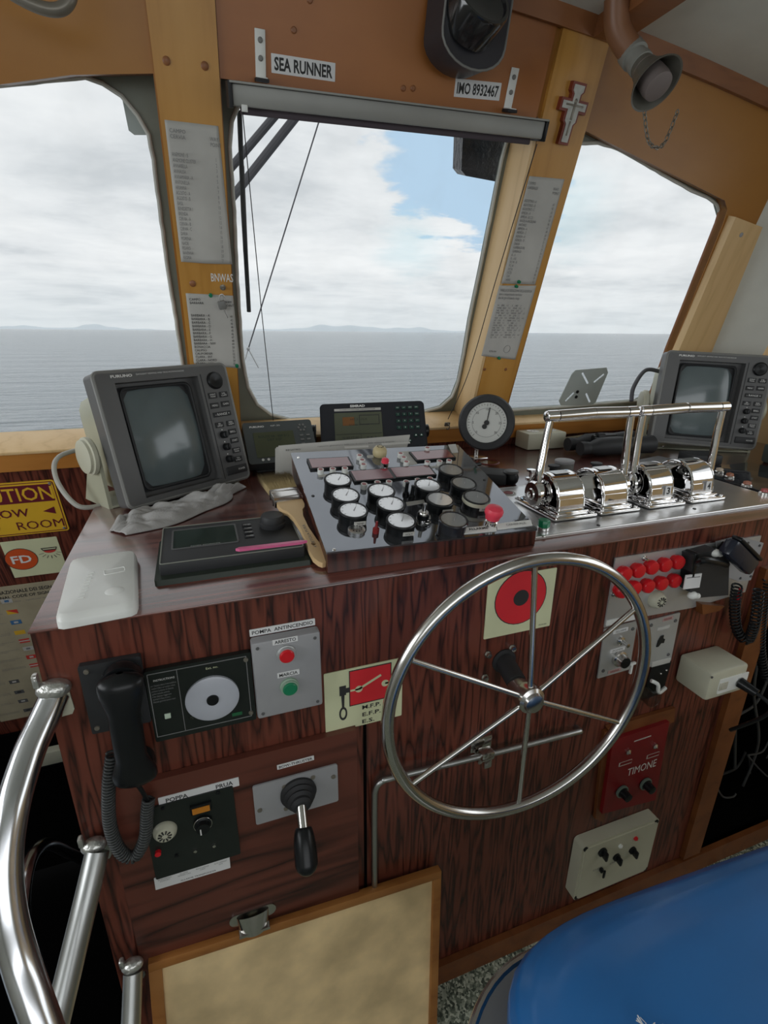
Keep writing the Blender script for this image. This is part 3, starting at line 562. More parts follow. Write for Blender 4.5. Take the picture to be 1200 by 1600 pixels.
pts = bezier([e0, (e0+e1)/2+Vector((-.02, 0, -.060)), (e0+e1)/2+Vector((.02, 0, -.060)), e1], 6)
for i in range(len(pts)-1):
    p, q2 = pts[i], pts[i+1]; d = (q2-p); c2 = (p+q2)/2; Lk = d.length*.66; dn = d.normalized(); s = (Vector((1, 0, 0)) if i % 2 else Vector((0, 1, 0))); s = (s-dn*s.dot(dn)).normalized()
    g.tube([c2+dn*Lk*cos(2*pi*k/12)+s*.004*sin(2*pi*k/12) for k in range(12)], .0013, 5, closed=True)
mk('chain', g, M_PIPE, t)
t = thing('grab_handle', 'bent grey metal grab handle under the ceiling at top left', 'handle')
mk('bar', G().tube(bezier([(-.52, 1.05, 2.222), (-.50, 1.08, 2.16), (-.40, 1.12, 2.12), (-.24, 1.15, 2.055), (-.165, 1.155, 2.030), (-.125, 1.155, 2.045), (-.115, 1.155, 2.10), (-.115, 1.155, 2.242)], 8), .0095, 14), M_PIPE, t); mk('flange', G().lathe([(.03, .004), (.03, 0), (.012, -.006), (0, -.006)], 20, Matrix.Translation((-.115, 1.155, 2.245))), M_PIPE, t)
# ------------------------------------------------------------------ signs on the lower front wall, left of the console
M_MAR = pbr('dark_maroon_ink', (.13, .01, .02), .5)
def wq(px): return Vector(at(WF, *px, 0))
s = sign('caution_sign', 'yellow enamel sign reading CAUTION on the laminate wall', 'sign', WF @ Matrix.Translation((-.545, -.101, -.0035)) @ Matrix.Rotation(rad(0), 4, 'Z'), .285, .182, M_YEL, .002, .008)
mk('border', G().plate(rrect(.277, .174, .006), .002, .0023, [rrect(.272, .169, .005)[::-1]]), M_MAR, s); mk('title_block', G().plate(rrect(.262, .058, .003, 0, .050), .002, .0025), M_MAR, s)
text('CAUTION', (.019, .050, .225, .045), M_YEL, s, .0028, bold=.01); text('BELOW', (-.008, -.012, .13, .028), M_MAR, s, .0028, bold=.01)
mk('arrow', G().plate([(.092, -.013), (.122, .000), (.122, -.025)], .002, .0028), M_MAR, s)
text('AND', (-.066, -.058, .080, .029), M_MAR, s, .0028); text('ROOM', (.075, -.058, .118, .029), M_MAR, s, .0028)
bolts(s, [(.130, .080), (.130, -.080)], .004, .002, M_GRYM)
s = sign('fire_damper_sign', 'luminescent sign with red FD disc and lamp symbol', 'sign', WF @ Matrix.Translation((-.515, -.283, -.0035)), .145, .142, M_LUM, .002, .002)
mk('disc', G().plate(circ(-.036, .0, .041), .002, .0025), pbr('orange_red_disc', (.62, .09, .02), .4), s); mk('disc_ring', G().plate(circ(-.036, 0, .0425), .002, .0028, [circ(-.036, 0, .041)[::-1]]), M_INK, s)
text('FD', (-.036, 0, .052, .030), M_WINK, s, .003, bold=.02)
g = G().plate([(.028, .022), (.060, .022), (.057, .014), (.031, .014)], .002, .0028, [[(.030, .020), (.058, .020), (.056, .0165), (.032, .0165)][::-1]])
for k in range(7): a_ = rad(200+23*k); g.plate([(.044+.014*cos(a_)-.0006, .012+.014*sin(a_)), (.044+.014*cos(a_)+.0006, .012+.014*sin(a_)), (.044+.024*cos(a_)+.0006, .012+.022*sin(a_)), (.044+.024*cos(a_)-.0006, .012+.022*sin(a_))], .002, .0028)
LS = Matrix.Translation((-.016, .004, 0)) @ Matrix.Diagonal((1.35, 1.35, 1, 1)); mk('lamp_symbol', g, M_INK, s, LS); mk('lamp_lens', G().plate([(.044+.012*cos(pi+pi*i/8), .0136+.007*sin(pi+pi*i/8)) for i in range(9)], .002, .0026), M_REDF, s, LS)
ps = solo('signal_flag_poster', 'tall yellowed chart of international code flags', 'poster', WF @ Matrix.Translation((-.63, -.72, -.0035)), G().plate([(-.19, -.335), (.10, -.335), (.21, -.30), (.21, .335), (-.16, .335)], 0, .001), pbr('yellowed_poster', (.40, .35, .24), .55, var=.15))
text('CODICE INTERNAZIONALE DEI SEGNALI', (.014, .310, .27, .015), M_INK, ps, .0014, bold=.02); text('INTERNATIONAL CODE OF SIGNALS', (.0175, .288, .245, .013), M_INK, ps, .0014, bold=.02)
text('Bandiere e pennelli del codice    significato del segnale', (.02, .266, .24, .007), M_INKG, ps, .0014)
rf = random.Random(3); FM = [M_REDF, M_BLUEF, M_YELF, M_PAPERG]
for i, p_ in enumerate([(10, 940), (19, 957), (25, 973), (31, 989), (38, 1002), (44, 1014), (49, 1027), (54, 1040), (22, 1066), (30, 1082), (36, 1096), (44, 1110)]):
    x, y = ww(*p_); x += .63; y += .72; dk = i > 7
    f = mk('flag_print', G().plate(rrect(.030, .019, .0005, x, y), .001, .0014), M_GRYD if dk else [M_PAPERG, M_YELF, M_BLUEF, M_YELF, M_REDF, M_PAPERG, M_REDF, M_REDF][i], ps)
    mk('flag_device', G().plate([(x-.015, y+.0095), (x+.015, y+.0095), (x+.015, y-.0095)] if i == 1 else (rrect(.031, .005, .0003, x, y) if i in (4, 7) else rrect(.012, .008, .0003, x, y)), .0014, .0017), [M_BLUEF, M_REDF, M_PAPERG, M_YELF, M_PAPERG, M_INKG, M_PAPERG, M_PAPERG, M_PAPERG, M_INK, M_PAPERG, M_INK][i], f)
    text('\n'.join(rf.choice(['ho un palombaro in mare', 'merci pericolose', 'mantenetevi lontano', 'uomo in mare', 'sono in avaria']) for _ in range(2)), (x-.062, y, .07, .012), M_INKG, ps, .0014, align='LEFT')
t = thing('wall_locker', 'cream and yellow metal locker end low in the stairwell behind the handrail', 'box', WF @ Matrix.Translation((*ww(82, 1172), -.003)))
mk('body', G().box((0, 0, .02), (.20, .088, .04), .004), M_CREAM, t); mk('end_band', G().box((.112, 0, .019), (.022, .088, .038), .002), M_YEL, t); mk('bottom_rail', G().box((0, -.052, .018), (.22, .006, .036), .001), M_BLK, t)
# ------------------------------------------------------------------ radar sets
def radar(M, w, h, lab, side, bracket_knob=True, cable=None, group='twin radar displays on the console'):
    """M: centre of the bezel face. side: frame of the foot on the counter"""
    yaw = math.atan2(M[1][0], M[0][0]); base = M @ Vector((0, -h/2, -.10)); T = Matrix.Translation((base.x, base.y, CT)) @ Matrix.Rotation(yaw, 4, 'Z') @ Matrix.Rotation(pi/2, 4, 'X')
    t = thing('radar_display', lab, 'radar display', T, group); L = T.inverted() @ M; k = w/.33
    rec = [(-.120, .117), (.081, .131), (.075, -.138), (-.123, -.133)]; rec = [(-.122*k, .124*h/.30), (.080*k, .124*h/.30), (.080*k, -.134*h/.30), (-.122*k, -.134*h/.30)]
    bz = mk('bezel', G().plate(rrect(w, h, .012), -.05, 0, [rec]).plate([(x*1.0, y*1.0) for x, y in rec], -.05, -.03), M_GRYD, t, L)
    mk('bezel_rim', G().tube([(x, y, -.004) for x, y in rrect(w-.004, h-.004, .012)], .005, 8, closed=True), M_GRYM, t, L)
    sx0, sx1, sy0, sy1 = -.107*k, .060*k, -.118*h/.3, .110*h/.3; cx, cy, hw, hh = (sx0+sx1)/2, (sy0+sy1)/2, (sx1-sx0)/2, (sy1-sy0)/2
    def scr(u, v):
        a = u*2-1; b = v*2-1; x = a*(1-.05*b*b); y = b*(1-.05*a*a); return (cx+x*hw, cy+y*hh, -.012-.010*(a*a+b*b))
    mk('screen', G().grid(scr, 20, 20), M_SCR, t, L)
    mk('screen_mask', G().plate([(cx+(p[0])*1, cy+p[1]) for p in rrect(hw*2+.016, hh*2+.014, .012)], -.03, -.0285).tube([(cx+p[0], cy+p[1], -.018) for p in rrect(hw*2+.004, hh*2+.004, .016)], .0035, 8, closed=True), M_BLKM, t, L)
    mk('divider', G().box((.088*k, -.005, .0005), (.0016, .265*h/.3, .001)), M_BLKM, t, L)
    mk('dial', G().lathe([(.0215, 0), (.0215, .004), (.018, .007), (.010, .0065), (.004, .005), (0, .005)], 32, Matrix.Translation((.124*k, .109*h/.3, 0))), M_BLK, t, L)
    gx = ((.108, .073), (.140, .073), (.107, .048), (.139, .049), (.108, -.001), (.141, -.001), (.141, -.023), (.141, -.046), (.140, -.072), (.139, -.095))
    names = ['EVENT\nMARK', 'HL\nOFF', 'MENU', 'GAIN', 'EBL\nOFFSET', 'EBL\nVRM', 'BRILL', 'START', 'ECHO\nTRAIL', 'TX\nSTBY']
    for (x, y), s in zip(gx, names):
        b = mk('button', G().box((x*k, y*h/.3, .001), (.024, .014, .003), .001), M_BLKM, t, L); text(s, (x*k, y*h/.3, .016, .009 if '\n' in s else .005), M_WINK, b, .0028)
    b = mk('button', G().box((.123*k, .025*h/.3, .001), (.052, .012, .003), .001), M_BLKM, t, L, label='wide range key'); text('- RANGE +', (.123*k, .025*h/.3, .042, .006), M_WINK, b, .0028)
    for y in (-.027, -.058, -.090):
        mk('knob', G().lathe([(.0095, 0), (.009, .012), (.007, .014), (0, .014)], 18, Matrix.Translation((.112*k, y*h/.3, 0))).box((.112*k, y*h/.3, .015), (.004, .017, .004), .001), M_BLK, t, L)
        x = mk('scale_mark', G().plate(circ(.112*k, y*h/.3+.013, .0015, 8), 0, .0006), M_WINK, t, L)
    b = mk('button', G().box((.128*k, -.121*h/.3, .002), (.062, .021, .005), .004), M_BLKM, t, L, label='long power key'); text('POWER', (.141*k, -.121*h/.3, .020, .005), M_WINK, b, .005)
    text('FURUNO', (-.104*k, .138*h/.3, .048, .0062), M_WINK, bz, .0008, bold=.04); text('DAYLIGHT VIEWING AND TRUE MOTION RADAR', (-.012*k, .139*h/.3, .118, .0034), M_WINK, bz, .0008)
    def body(u, v):
        a = u*2*pi; z = -.05-.17*v; s = 1-.13*v; c_, s_ = cos(a), sin(a); p = 8
        r = (abs(c_)**p+abs(s_)**p)**(-1/p); return (c_*r*(w/2-.018)*s, s_*r*(h/2-.02)*s+.006*v, z)
    b = G().grid(body, 48, 4); n = len(b.v); b.add([body(i/48, 1) for i in range(48)], [tuple(range(48))]); mk('housing', b, M_BEIGE, t, L)
    # fork bracket standing on the counter
    for s in (-1, 1):
        kp = L @ Vector((s*(w/2+.008), -.020, -.085)); x = kp.x; y = kp.y
        pz = [(kp.z-.022, y), (kp.z-.085, 0), (kp.z+.040, 0), (kp.z+.022, y)]
        arm = G().add([(x-.004, b_, a_) for a_, b_ in pz]+[(x+.004, b_, a_) for a_, b_ in pz], [(0, 1, 2, 3), (4, 5, 6, 7), (0, 1, 5, 4), (1, 2, 6, 5), (2, 3, 7, 6), (3, 0, 4, 7)])
        mk('bracket_arm', arm, M_BEIGE, t, sharp=20)
        mk('knob', G().lathe([(.040, 0), (.043, .004), (.043, .012), (.038, .014), (.038, .020), (.030, .023), (0, .024)], 32, Matrix.Translation((x+s*.004, y, kp.z)) @ Matrix.Rotation(s*pi/2, 4, 'Y')), M_CREAM, t, label='round cream clamp knob')
    kz = (L @ Vector((0, -.02, -.085))).z
    mk('base', G().box((0, .003, kz-.022), (w+.02, .006, .124), .002), M_BEIGE, t); mk('bolt', G().cyl((-.10*k, .006, kz+.03), (-.10*k, .012, kz+.03), .006, n=8), M_STEEL, t)
    return t, L
M1 = frame((-.0445, 1.317, 1.321), 31.3, -12.1, -1.1); M2 = frame((1.625, 1.27, 1.34), -30, -6.2, 2.5)
t1, L1 = radar(M1, .33, .30, 'grey radar display at the left end of the console, turned to the right', 0)
cb = [M1 @ Vector(p) for p in ((-.10, .0, -.26), (-.20, -.01, -.22), (-.235, -.06, -.17), (-.225, -.125, -.12), (-.17, -.138, -.12))]
solo('power_cable', 'pale cable looping out of the left radar display', 'cable', None, G().tube(bezier(cb, 8), .0055, 10), pbr('pale_grey_cable', (.42, .41, .37), .5))
t2, L2 = radar(M2, .33, .302, 'grey radar display at the right end of the console, turned to the left', 0)
cb = [M2 @ Vector(p) for p in ((-.14, .09, -.12), (-.195, .09, -.10), (-.235, .03, -.06), (-.24, -.02, -.04))]
solo('power_cable', 'dark cable curving down left of the right radar display', 'cable', None, G().tube(bezier(cb, 8), .007, 10), pbr('dark_grey_cable', (.08, .08, .09), .5))
# ------------------------------------------------------------------ smaller navigation screens
S1 = frame((.503, 1.49, 1.278), -15.8, -33.7, -2.1)
T = Matrix.Translation((.50, 1.515, CT)) @ Matrix.Rotation(rad(-15.8), 4, 'Z') @ Matrix.Rotation(pi/2, 4, 'X'); L = T.inverted() @ S1
t = thing('navigation_display', 'black navigation display with keypad standing under the middle window', 'display', T)
M_BLKS = pbr('satin_black_case', (.022, .024, .03), .35)
mk('case', G().plate(rrect(.325, .158, .014), -.035, -.004).plate(rrect(.315, .148, .012), -.004, 0), M_BLKS, t, L)
s = mk('screen', G().plate(rrect(.146, .118, .003, -.046, -.014), 0, .0012), M_LCD, t, L)
mk('chart_block', G().plate(rrect(.036, .028, .001, -.076, .016), .0012, .0016), pbr('lcd_orange_brown', (.20, .09, .03), .4), s); mk('chart_block', G().plate(rrect(.062, .032, .001, -.012, .020), .0012, .0016, [rrect(.058, .028, .001, -.012, .020)[::-1]]), M_INK, s)
text('107.3  12.4', (-.045, .022, .050, .006), M_INK, s, .0018); text('SOG COG', (-.045, .004, .06, .005), M_INK, s, .0018); text('N 44 12.40\nE 12 38.15', (-.072, -.045, .048, .022), M_INK, s, .0018); text('204', (-.008, -.046, .030, .020), M_INK, s, .0018)
mk('grid_line', G().box((-.046, -.026, .0014), (.140, .0012, .0006)).box((-.040, -.048, .0014), (.0012, .045, .0006)), M_INK, s)
c_ = [o for o in t.children if o.name.startswith('case')][0]
text('SIMRAD', (-.046, .067, .046, .0085), M_WINK, c_, .0006, bold=.04); mk('title_strip', G().plate(rrect(.144, .008, .001, -.046, .055), 0, .0008), M_PAPERG, c_); text('CHARTPLOTTER NAVIGATOR', (-.046, .055, .11, .0036), M_INK, c_, .0011)
M_KEY = pbr('dark_green_key', (.012, .05, .035), .4)
for r_ in range(4):
    for q in range(4):
        x, y = .078+q*.0195, .055-r_*.022
        b = mk('key', G().box((x, y, .0015), (.014, .011, .004), .002), M_KEY, t, L); text(['MENU', 'CHART', 'POS', 'NAV', '1', '2', '3', 'PAGE', '4', '5', '6', 'GOTO', '7', '8', '9', 'ENT'][r_*4+q], (x, y, .008, .004), M_WINK, b, .004, keep=True)
for x, y, s_ in ((.095, -.045, '\u25B2'), (.082, -.055, '<'), (.108, -.055, '>'), (.095, -.065, 'v'), (.128, -.038, '+'), (.145, -.038, '-')):
    b = mk('key', G().lathe([(.006, 0), (.0055, .003), (0, .0035)], 16, Matrix.Translation((x, y, 0))), M_KEY, t, L); g = G().plate([(x-.003, y-.002), (x+.003, y-.002), (x, y+.003)], .0036, .0040); mk('key_mark', g, M_WINK, b)
mk('bracket', G().box((0, .003, .02), (.20, .006, .08), .002).box((-.171, .058, -.01), (.005, .11, .035), .002).box((.171, .058, -.01), (.005, .11, .035), .002).box((0, .02, -.0), (.345, .005, .04)), M_BLKM, t)
for s_ in (-1, 1): mk('knob', G().lathe([(.020, 0), (.020, .010), (.014, .013), (0, .013)], 20, Matrix.Translation((s_*.174, .095, -.01)) @ Matrix.Rotation(s_*pi/2, 4, 'Y')), M_BLK, t)
S2 = frame((.220, 1.50, 1.245), 4, -38, 0); T = Matrix.Translation((.220, 1.53, CT)) @ Matrix.Rotation(rad(4), 4, 'Z') @ Matrix.Rotation(pi/2, 4, 'X'); L = T.inverted() @ S2
t = thing('satellite_navigator', 'small grey satellite navigator beside the left radar display', 'display', T)
c_ = mk('case', G().plate(rrect(.204, .132, .008), -.04, 0), pbr('slate_grey_plastic', (.075, .085, .085), .45), t, L)
s = mk('screen', G().plate(rrect(.118, .080, .002, -.018, -.008), 0, .001), pbr('olive_lcd', (.085, .095, .055), .15), t, L); text('ROUTE 04   WP 012\nDIST 3.27', (-.018, .012, .09, .018), M_LCDG, s, .0014)
text('FURUNO', (-.062, .051, .042, .006), M_WINK, c_, .0006, bold=.04); text('GP-30', (-.008, .052, .028, .0045), M_WINK, c_, .0006)
for k in range(6): a_ = k*pi/3; mk('key', G().lathe([(.0035, 0), (.0032, .0025), (0, .003)], 10, Matrix.Translation((.070+.010*cos(a_), .040+.010*sin(a_), 0))), M_GRYM, t, L)
for k in range(5): mk('key', G().box((.064+.02*(k % 2), .014-.014*(k//2), .001), (.011, .005, .003), .001), M_GRYM, t, L)
for x in (-.062, -.046): mk('status_dot', G().plate(circ(x, -.055, .004, 12), 0, .001), M_WINK, t, L)
mk('bracket', G().box((0, .003, .005), (.16, .006, .08), .002).box((-.104, .05, -.008), (.004, .10, .03), .001).box((.104, .05, -.008), (.004, .10, .03), .001).box((0, .012, 0), (.212, .004, .03)), M_BLKM, t)
# loose papers propped behind the gauge panel
g = G()
for k in range(7):
    ox = random.uniform(-.003, .003); oy = -.0022*k
    g.add([(-.19+ox, -.075, oy), (.12+ox, -.075, oy), (.165+ox*2, .030, oy), (-.175+ox*2, .022+ox, oy), (-.19+ox, -.075, oy+.0012), (.12+ox, -.075, oy+.0012), (.165+ox*2, .030, oy+.0012), (-.175+ox*2, .022+ox, oy+.0012)], [(0, 1, 2, 3), (4, 5, 6, 7), (0, 1, 5, 4), (2, 3, 7, 6), (1, 2, 6, 5), (0, 3, 7, 4)])
PM = frame((.345, 1.205, 1.272), 0, -30, 0)
pp = solo('paper_stack', 'stack of papers leaning up behind the gauge panel', 'papers', PM @ Matrix.Translation((0, 0, 0)), g, M_PAPERG, sharp=20)
text('REGISTRO', (-.140, .010, .035, .004), M_INK, pp, .0016); text('rapporto giornaliero delle ore di moto e delle manovre eseguite', (.02, .014, .20, .005), M_INKG, pp, .0016)
# ------------------------------------------------------------------ gauge panel
GP = frame((.389, .948, 1.239), 2.7, -75.4, 3.8)
t = thing('gauge_panel', 'sloping black panel with round gauges in a rosewood box on the counter', 'instrument panel', Matrix.Translation((.389, .948, CT)))
Li = Matrix.Translation((-.389, -.948, -CT)); L = Li @ GP
cs = [Li @ GP @ Vector((x, y, 0)) for x, y in ((-.206, -.1825), (.206, -.1825), (.206, .1825), (-.206, .1825))]
bt = [Vector((p.x, p.y, .0006)) for p in cs]
mk('box', G().add([tuple(p) for p in cs]+[tuple(p) for p in bt], [(0, 1, 5, 4), (1, 2, 6, 5), (2, 3, 7, 6), (3, 0, 4, 7), (4, 5, 6, 7), (0, 1, 2, 3)]), wood('rosewood_box', (.008, .003, .002), (.038, .009, .006), (.085, .022, .014), (22, 22, 2), 14, .3, .5), t, sharp=20)
mk('face_plate', G().plate(rrect(.416, .369, .003), .0003, .004), pbr('polished_dark_plate', (.24, .25, .27), .05, .9), t, L)
ink = M_INK
def gp(x, y, o=.004): return at(GP, x, y, o)
gauges = [gp(*p, .026) for p in ((528, 748), (540, 772), (552, 796), (596, 765), (611, 786), (627, 812), (669, 757), (688, 779), (705, 733), (725, 754), (745, 776), (709, 811))]
NM = ['TEMP', 'OLIO', 'TEMP', 'OLIO', 'ACQUA', 'VOLT', 'TEMP', 'OLIO', 'GIRI', 'GIRI', 'ARIA', 'PRESS']
for i, (x, y) in enumerate(gauges):
    X = Matrix.Translation((x, y, .004)); low = i == 11
    hh = .022
    b = mk('gauge', G().lathe([(.0262, 0), (.0262, hh-.008), (.0275, hh-.007), (.0282, hh-.002), (.0268, hh), (.0245, hh), (.0238, hh-.0025), (0, hh-.0025)], 36, X), M_BLK if not low else M_BLKG, t, L)
    if i == 10: mk('collar', G().lathe([(.0270, hh-.011), (.0284, hh-.010), (.0284, hh-.002), (.0270, hh-.002)], 36, X, ring=True), M_CREAM, b)
    mk('dial', G().plate(circ(x, y, .0237, 32), .004+hh-.0025, .004+hh-.0012), M_DIAL if i < 8 else pbr('dial_without_glare', (.26, .27, .27), .08, coat=.6), b)  # first eight dials carry painted sky glare, the rest go without
    g = G()
    for k in range(9): a_ = rad(-30+30*k); g.plate([(x+r*cos(a_)-q*sin(a_), y+r*sin(a_)+q*cos(a_)) for r, q in ((.019, -.0004), (.022, -.0004), (.022, .0004), (.019, .0004))], .004+hh-.0012, .004+hh-.0008)
    mk('scale', g, M_GRYL, b); mk('needle', G().plate([(x-.0005, y-.002), (x+.0008, y-.004), (x+.010, y+.014)], .004+hh-.0012, .004+hh-.0007), M_GRYL, b)
    if not low:
        lp = mk('gauge_label', G().box((x+.006, y-.0278, .004+hh*.42), (.022, .0015, .008), .0004), M_PAPERG, t, L)
        tl = L @ Matrix.Translation((x+.006, y-.0288, .004+hh*.42)) @ Matrix.Rotation(pi/2, 4, 'X')
        lp2 = mk('label_face', G().plate(rrect(.021, .007, .0005), 0, .0003), M_PAPERG, t, tl); text(NM[i], (0, 0, .014, .0042), M_INK, lp2, .0005, keep=True)
def gq(quad, o=.004):
    q = [gp(*p, o) for p in quad]; return q
for q in ([(483, 717), (543, 714), (549, 727), (487, 731)], [(549, 736), (606, 732), (614, 746), (556, 751)], [(611, 731), (669, 727), (678, 740), (619, 746)], [(643, 706), (699, 702), (708, 713), (652, 719)]):
    p = gq(q, .009); cx = sum(a[0] for a in p)/4; cy = sum(a[1] for a in p)/4; w_ = (math.dist(p[0], p[1])+math.dist(p[2], p[3]))/2; h_ = (math.dist(p[0], p[3])+math.dist(p[1], p[2]))/2; an = math.atan2(p[1][1]-p[0][1], p[1][0]-p[0][0])
    b = mk('digital_display', G().plate(rrect(w_+.008, h_+.006, .001, cx, cy, ang=an), .004, .0085), M_BLK, t, L); mk('display_glass', G().plate(rrect(w_, h_, .0008, cx, cy, ang=an), .0085, .0091), M_DISP, b)
    mk('title_strip', G().plate(rrect(w_*.75, .004, .0005, cx-.004, cy+h_/2+.006, ang=an), .004, .0052), M_PAPERG, b)
rings = [(483, 755)]
rp = [(501, 733), (520, 732), (539, 731), (569, 756), (590, 753), (608, 752), (635, 752), (653, 749), (672, 747), (668, 721), (687, 720), (702, 719), (668, 699), (562, 711), (566, 718), (568, 725), (626, 708), (631, 714), (635, 721)]
for p in rp:
    x, y = gp(*p, .015); b = mk('push_button', G().lathe([(.0065, .004), (.0065, .014), (.0068, .015), (.0048, .015), (.0045, .014), (0, .014)], 20, Matrix.Translation((x, y, 0))), M_WHT, t, L); mk('button_core', G().plate(circ(x, y, .0043, 16), .014, .0155), pbr('dull_red_core', (.34, .10, .10), .4) if p == rp[0] else bpy.data.materials['dull_red_core'], b)
for q in ([(497, 742), (546, 738), (547, 741), (498, 746)], [(622, 706), (640, 705), (652, 725), (640, 727)], [(700, 695), (712, 694), (716, 707), (706, 708)], [(538, 698), (575, 696), (576, 699), (539, 701)], [(596, 693), (640, 690), (641, 693), (597, 696)], [(573, 712), (583, 711), (584, 715), (574, 716)], [(670, 729), (710, 725), (711, 728), (671, 732)]):
    mk('label_strip', G().plate(gq(q), .004, .0046), M_PAPERG, t, L)
x, y = gp(593, 710, .006); mk('buzzer', G().lathe([(.015, .004), (.0165, .010), (.016, .018), (.012, .024), (.005, .027), (0, .0275)], 28, Matrix.Translation((x, y, 0))), M_CREAMD, t, L, label='cream domed buzzer')
bz = t.children[-1] if False else None
g = G()
for k in range(8): a_ = rad(45*k); g.box((x+.006*cos(a_), y+.006*sin(a_), .0262), (.0035, .0012, .002), M=Matrix.Identity(4))
mk('buzzer_slots', g, M_BLK, t, L)
x, y = gp(601, 727, .006); b = mk('warning_lamp', G().lathe([(.0085, .004), (.0085, .011), (.0095, .012), (.0095, .014), (0, .014)], 20, Matrix.Translation((x, y, 0))), M_CHROME, t, L); mk('lens', G().lathe([(.0085, .014), (.008, .021), (.005, .0235), (0, .024)], 20, Matrix.Translation((x, y, 0))), M_PINK, b)
for p, q in (((634, 772), (631, 756)), ((643, 777), (642, 764))):
    x, y = gp(*p, .006); mk('toggle_switch', G().lathe([(.007, .004), (.006, .010), (.004, .012), (.0035, .030), (.0045, .033), (0, .034)], 14, Matrix.Translation((x, y, 0))), M_BLK, t, L)
mk('label_strip', G().plate(gq([(634, 785), (662, 781), (664, 786), (636, 791)]), .004, .0046), M_PAPERG, t, L)
x, y = gp(660, 812, .006); b = mk('key_switch', G().lathe([(.011, .004), (.011, .020), (.009, .024), (.004, .024), (.0035, .042), (0, .042)], 24, Matrix.Translation((x, y, 0))), M_STEEL, t, L); mk('switch_guard', G().lathe([(.0115, .010), (.012, .020), (.0115, .020)], 24, Matrix.Translation((x, y, 0)), ring=True), M_BLK, b); mk('key_ring', G().tube([(x+.004+.007*cos(i*pi/8), y-.013+.005*sin(i*pi/8), .009) for i in range(16)], .0008, 6, closed=True), M_STEEL, b)
mk('label_strip', G().plate(gq([(650, 808), (672, 805), (673, 811), (651, 814)]), .004, .0049), M_PAPERG, t, L)
x, y = gp(587, 832, .004); mk('pin_switch', G().lathe([(.006, .004), (.006, .013), (.003, .015), (.002, .028), (0, .028)], 16, Matrix.Translation((x, y, 0))), pbr('dark_red_plastic', (.22, .02, .02), .3), t, L)
x, y = gp(557, 830, .004); b = mk('lock_disc', G().lathe([(.0155, .004), (.0155, .009), (.014, .010), (0, .010)], 28, Matrix.Translation((x, y, 0))), M_ALU, t, L); g = G()
for k in range(10): a_ = rad(36*k); g.plate(circ(x+.009*cos(a_), y+.009*sin(a_), .0014, 8), .010, .0104)
mk('disc_holes', g, M_INK, b)
for p in ((522, 859), (489, 775), (683, 838), (757, 750), (466, 715), (744, 729)): x, y = gp(*p); mk('screw', G().lathe([(.0035, .004), (.003, .0052), (0, .0054)], 12, Matrix.Translation((x, y, 0))), M_STEEL if p[0] in (522, 466) else M_BLK, t, L)
x, y = gp(766, 822, .004); b = mk('stop_button', G().lathe([(.012, .004), (.012, .016), (.010, .018), (.010, .024), (0, .024)], 24, Matrix.Translation((x, y, 0))), M_CHROME, t, L); mk('mushroom_head', G().lathe([(.0135, .022), (.0145, .028), (.0175, .034), (.0175, .040), (.015, .045), (.008, .048), (0, .0485)], 28, Matrix.Translation((x, y, 0))), M_PINK, b, label='pinkish red mushroom head')
q = gq([(719, 825), (775, 820), (776, 829), (720, 834)], .006); b = mk('label_strip', G().plate(q, .004, .006), M_WHT, t, L); text('ALLARME', ((q[0][0]+q[1][0])/2-.004, (q[0][1]+q[3][1])/2+.001, .040, .007), M_INK, b, .0064, bold=.02, ang=math.atan2(q[1][1]-q[0][1], q[1][0]-q[0][0]))
q = gq([(776, 818), (829, 812), (832, 820), (777, 827)], .006); b = mk('label_strip', G().plate(q, .004, .006), M_WHT, t, L); text('GENERALE', ((q[0][0]+q[1][0])/2, (q[0][1]+q[3][1])/2+.001, .044, .006), M_INKG, b, .0064, ang=math.atan2(q[1][1]-q[0][1], q[1][0]-q[0][0]))
# ------------------------------------------------------------------ small things on the counter, left
def topxy(px, py, o=0): M = flat(0, 0); return at(M, px, py, o)
t = thing('white_alarm_box', 'white plastic box lying at the front left corner of the console', 'box', flat(-.173, .834, 5))
def wb(u, v):
    a = u*2*pi; c_, s_ = cos(a), sin(a); p = 13; r = (abs(c_)**p+abs(s_)**p)**(-1/p)
    pr = [(1, 0), (1, .010), (.99, .012), (.935, .0195), (.92, .020), (0, .020)]; k = v*5; i = min(int(k), 4); f = k-i
    s = pr[i][0]*(1-f)+pr[i+1][0]*f; z = pr[i][1]*(1-f)+pr[i+1][1]*f; return (c_*r*.052*s, s_*r*.108*s, z)
mk('case', G().grid(wb, 64, 5), M_WHT, t, sharp=50)
g = G()
for k in range(9): g.box((-.022+.001*k, -.060+.011*k, .0204), (.008, .0022, .0014))
mk('vent_ribs', g, M_WHT, t); mk('thumb_dimple', G().ball((.022, -.055, .0195), (.014, .014, .0025)), M_WHT, t); mk('raised_outline', G().tube([(x, y, .0203) for x, y in rrect(.030, .018, .003, .020, .02, ang=.1)], .0009, 6, closed=True), M_WHT, t)
t = thing('echo_sounder', 'low black echo sounder with blank screen on the counter left of the brush', 'echo sounder', flat(.033, .905, 0))
mk('base_tray', G().plate(rrect(.256, .176, .004), 0, .010), pbr('dark_green_base', (.03, .04, .03), .3), t)
EL = Matrix.Translation((0, .004, .010)) @ Matrix.Rotation(rad(2.5), 4, 'X')
c_ = mk('case', G().box((0, .004, .010), (.240, .158, .026), .004), M_BLKM, t, EL); mk('top_edge', G().tube([(x, y+.004, .0232) for x, y in rrect(.236, .154, .004)], .0012, 6, closed=True), pbr('worn_grey_edge', (.20, .21, .18), .5), t, EL)
